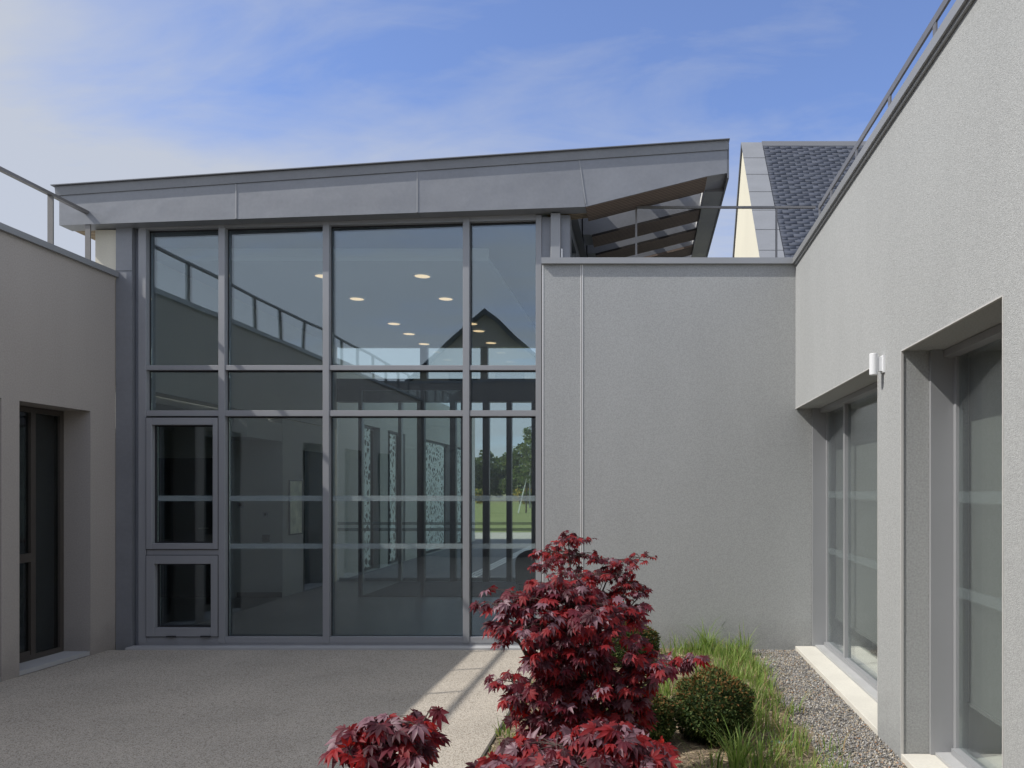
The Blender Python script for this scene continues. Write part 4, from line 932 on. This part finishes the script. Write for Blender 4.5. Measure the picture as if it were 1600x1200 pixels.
def maple(label, base, sprays, leaf, dens, mix, stem_r=0.016, lone=()):
    bx_, by_ = base; b0 = Vector((bx_, by_, bed_z(bx_, by_) - 0.02))
    t = thing('red_maple', label, 'shrub', (bx_, by_, b0.z + 0.02), 'red maples in the bed')
    wood = MB(); P, X_, Z_ = [], [], []
    for (px, py, rpx, rpy, d) in sprays:
        c = Vector((WX(px, d), d, WZ(py, d))); rx_, rz_ = rpx * d / F, rpy * d / F * 0.80; ry_ = (rx_ + rz_) * 0.55
        k1 = b0.lerp(c, 0.45) + Vector((rnd.uniform(-.04, .04), rnd.uniform(-.04, .04), 0.12 * (c - b0).length))
        k1.x = b0.x + (c.x - b0.x) * 0.28
        k2 = b0.lerp(c, 0.8) + Vector((0, 0, 0.02)); k2.x = b0.x + (c.x - b0.x) * 0.68
        wood.tube([b0 + Vector((rnd.uniform(-.012, .012), rnd.uniform(-.012, .012), 0)), k1, k2, c], stem_r * 0.75, 0.0035, 6)
        n_ = max(8, int(rpx * rpy * dens * (d / 4.2) ** 0 / 30))
        left = n_
        while left > 0:
            u_ = Vector((rnd.gauss(0, 1), rnd.gauss(0, 1), rnd.gauss(0, 1))).normalized() * (rnd.random() ** 0.40) * (rnd.uniform(1.0, 1.55) if rnd.random() < 0.22 else 1.0)
            e_ = c + Vector((u_.x * rx_, u_.y * ry_, u_.z * rz_))
            mid = c.lerp(e_, 0.5) + Vector((rnd.uniform(-.012, .012), rnd.uniform(-.012, .012), 0.014))
            wood.tube([c, mid, e_], 0.0026, 0.0011, 4, False)
            td = Vector((u_.x + rnd.gauss(0, .3), u_.y * 0.8 - 0.35 + rnd.gauss(0, .3), -0.15 + rnd.gauss(0, .25)))
            td.normalize()
            side = td.cross(Vector((0, 0, 1))).normalized()
            k_ = rnd.randint(3, 6)
            for q in range(k_):
                fan = rnd.uniform(-1.5, 1.5)
                pet = td * math.cos(fan) + side * math.sin(fan)
                p = e_ + pet * rnd.uniform(0.004, 0.030) - td * (q * 0.010) + Vector((0, 0, rnd.uniform(-.012, .012)))
                wood.tube([e_ - td * (q * 0.010), p], 0.0008, 0.0007, 3, False)
                P.append(p); X_.append(pet + Vector((rnd.gauss(0, .25), rnd.gauss(0, .2), -rnd.uniform(0.0, 0.65))))
                Z_.append(Vector((pet.x * .5 - 0.1, pet.y * .4 - 0.55, 0.85)) + Vector((rnd.gauss(0, .34), rnd.gauss(0, .34), rnd.gauss(0, .2))))
            left -= k_
    for (px, py, d) in lone:
        c = Vector((WX(px, d), d, WZ(py, d))); s0 = P[0]
        near = min(P, key=lambda q: (q - c).length + (0.3 if q.z > c.z else 0))
        wood.tube([near, near.lerp(c, .5) + Vector((0, 0, .03)), c], 0.003, 0.0014, 5, False)
        for q in range(3):
            P.append(c + Vector((rnd.uniform(-.01, .01), 0, rnd.uniform(-.01, .01)))); X_.append(Vector((rnd.uniform(-1, 1), -.3, -.9))); Z_.append(Vector((rnd.uniform(-.6, .6), -.8, .6)))
    P = np.array([tuple(p) for p in P]); X_ = np.array([tuple(p) for p in X_]); Z_ = np.array([tuple(p) for p in Z_]); k = len(P)
    P[:, 2] = np.maximum(P[:, 2], 0.06); P[:, 1] = np.minimum(P[:, 1], 8.1)
    sc = leaf * nr.uniform(0.62, 1.12, k)
    Rm = basis(X_, Z_)
    asp = nr.uniform(0.8, 1.0, k); curl = nr.uniform(0.6, 2.2, k)
    Rm[:, :, 1] *= asp[:, None]; Rm[:, :, 2] *= curl[:, None]
    obj('branches', wood, M['bark'], t, smooth=True)
    scatter('foliage', LV, LF, mats_of(Rm, P, sc), nr.choice(4, k, p=mix), MAPLE, parent=t)
    return t
A_ = 4.25
maple('tall red maple with broad burgundy leaves in the middle of the bed', (-0.42, 4.3),
      [(870, 915, 60, 26, A_), (822, 935, 52, 30, A_ - .1), (905, 948, 80, 38, A_), (850, 975, 72, 36, A_ - .15), (800, 985, 36, 26, A_ - .1), (925, 1000, 80, 42, A_ - .05), (855, 1030, 66, 40, A_ - .1), (975, 960, 36, 34, A_ + .2),
       (930, 1060, 80, 42, A_), (835, 1085, 52, 36, A_ - .1), (800, 1065, 28, 18, A_ - .1), (1030, 1032, 55, 18, A_ - .05), (985, 1040, 55, 26, A_), (1072, 1030, 26, 9, A_ - .1), (915, 1110, 80, 38, A_), (985, 1085, 52, 28, A_), (855, 1130, 60, 34, A_ - .1), (775, 945, 22, 9, A_ - .2), (960, 1130, 60, 30, A_)],
      0.062, 2.0, [.24, .27, .27, .22], 0.02)
B_ = 5.5
maple('finer-leaved red maple behind the tall one, its crown against the grey wall', (-0.46, 5.55),
      [(888, 842, 42, 13, B_), (868, 862, 42, 14, B_ + .1), (905, 868, 50, 16, B_), (960, 878, 44, 15, B_), (1000, 872, 24, 8, B_), (945, 900, 50, 17, B_), (985, 912, 34, 18, B_), (900, 900, 50, 16, B_ - .1), (1005, 925, 18, 12, B_), (995, 950, 28, 14, B_), (960, 940, 40, 24, B_), (925, 940, 40, 22, B_), (990, 975, 24, 9, B_), (850, 885, 26, 10, B_)],
      0.043, 3.9, [.22, .30, .34, .14], 0.014)
C_ = 3.1
maple('low spreading red maple leaning over the resin paving at the front', (-0.90, 3.15),
      [(600, 1135, 62, 15, C_), (560, 1150, 42, 13, C_), (645, 1145, 42, 14, C_ + .1), (600, 1165, 68, 16, C_), (545, 1175, 30, 8, C_ - .1), (660, 1170, 30, 12, C_), (610, 1190, 40, 16, C_)],
      0.074, 1.7, [.24, .30, .26, .20], 0.014, lone=[(686, 1108, 3.1)])
D_ = 3.45
maple('low red maple at the front of the bed, below the tall one', (-0.34, 3.5),
      [(800, 1182, 60, 20, D_), (870, 1165, 64, 26, D_), (950, 1150, 58, 26, D_), (985, 1175, 60, 24, D_), (900, 1195, 90, 26, D_ - .1), (1020, 1190, 34, 16, D_), (760, 1196, 36, 14, D_ - .1), (960, 1195, 70, 22, D_)],
      0.074, 2.3, [.25, .28, .25, .22], 0.016)

# ------------------------------------------------------------------ far landscape seen through the hall
def leafy(t, centers, n_each, size, mats, flat=1.0):
    P = []
    for (x, y, z, r) in centers:
        d = nr.normal(size=(n_each, 3)); d /= np.linalg.norm(d, axis=1, keepdims=True)
        P.append(np.array([x, y, z]) + d * (r * nr.uniform(0.35, 1.0, n_each) ** 0.6)[:, None] * np.array([1, 1, flat]))
    P = np.concatenate(P); k = len(P)
    scatter('foliage', [(0, -.5, 0), (.6, -.45, .1), (1, 0, 0), (.6, .45, .1), (0, .5, 0)], [(0, 1, 2, 3, 4)], mats_of(basis(nr.normal(size=(k, 3)), nr.normal(size=(k, 3)) + [0, 0, .6]), P, size * nr.uniform(.6, 1.3, k)), nr.choice(len(mats), k), mats, parent=t)
desc = ['broad', 'rounded', 'bushy', 'spreading', 'tall', 'dense', 'shaggy', 'small', 'narrow', 'full']
xs_ = [-45, -40, -35.5, -31, -27.5, -24.5, -21, -18, -14, -9]
hs_ = [9, 10, 8.5, 9.5, 9, 8.2, 9.8, 11, 10, 9]
for i, (x, h) in enumerate(zip(xs_, hs_)):
    y = 138 + (i * 37 % 11)
    t = thing('far_tree', '%s green tree in the wood beyond the lawn, number %s from the lamp side' % (desc[i], ['ten', 'nine', 'eight', 'seven', 'six', 'five', 'four', 'three', 'two', 'one'][i]) if False else '%s green tree at the edge of the wood beyond the lawn' % desc[i], 'tree', (x, y, 0), 'trees of the wood beyond the lawn')
    obj('trunk', MB().tube([(x, y, -.1), (x + .1, y, h * .4), (x, y, h * .8)], 0.3, 0.08, 6), M['bark'], t)
    cs = [(x + rnd.uniform(-2.4, 2.4), y + rnd.uniform(-1.5, 1.5), rnd.uniform(1.6, h - 1.6), rnd.uniform(1.2, 2.0)) for _ in range(13)] + [(x, y, h - 1.3, 1.3)]
    leafy(t, cs, 190, 0.42, TREE)
for i, (px, w) in enumerate(((750, 2.0), (812, 1.8), (826, 1.5))):
    y = 104; x = WX(px, y)
    t = thing('yellow_shrub', ['yellow-flowering shrub beyond the lawn, seen at the pane edge', 'yellow-flowering shrub beyond the lawn, beside the lamp post', 'small yellow-flowering shrub beyond the lawn, right of the lamp post'][i], 'shrub', (x, y, 0), 'yellow shrubs beyond the lawn')
    leafy(t, [(x + rnd.uniform(-w, w) * .5, y, 0.9 + rnd.uniform(-.2, .5), 0.9) for _ in range(5)], 90, 0.3, YELLOW, 0.8)
    obj('stem', MB().tube([(x, y, -.05), (x, y, 0.5), (x + .1, y, 1.0)], 0.05, 0.02, 5), M['bark'], t)
yy = 62; xx_ = WX(822, yy)
t = thing('young_tree', 'young thin staked tree on the lawn near the lamp post', 'tree', (xx_, yy, 0))
obj('trunk', MB().tube([(xx_, yy, -.05), (xx_ + .05, yy, 2.5), (xx_, yy, 6.3)], 0.06, 0.015, 6), M['bark'], t)
obj('stake', MB().tube([(xx_ - .6, yy, -.05), (xx_ + .05, yy, 2.6)], 0.045, 0.04, 6), M['trim_white'], t)
leafy(t, [(xx_ + rnd.uniform(-.9, .9) * (1 - q / 12), yy + rnd.uniform(-.5, .5), 2.4 + q * 0.34, 0.62 - q * .03) for q in range(12)], 70, 0.16, [TREE[0], TREE[2]])
yy = 80; xx_ = WX(828, yy)
t = thing('lamp_post', 'slim grey lamp post standing beyond the lawn', 'lamp post', (xx_, yy, 0))
obj('pole', MB().tube([(xx_, yy, -.05), (xx_, yy, 7.85)], 0.085, 0.06, 8), M['pole'], t)
obj('lamp_head', MB().box(xx_ - .05, xx_ + 0.75, yy - .12, yy + .12, 7.86, 7.96), M['pole'], t)
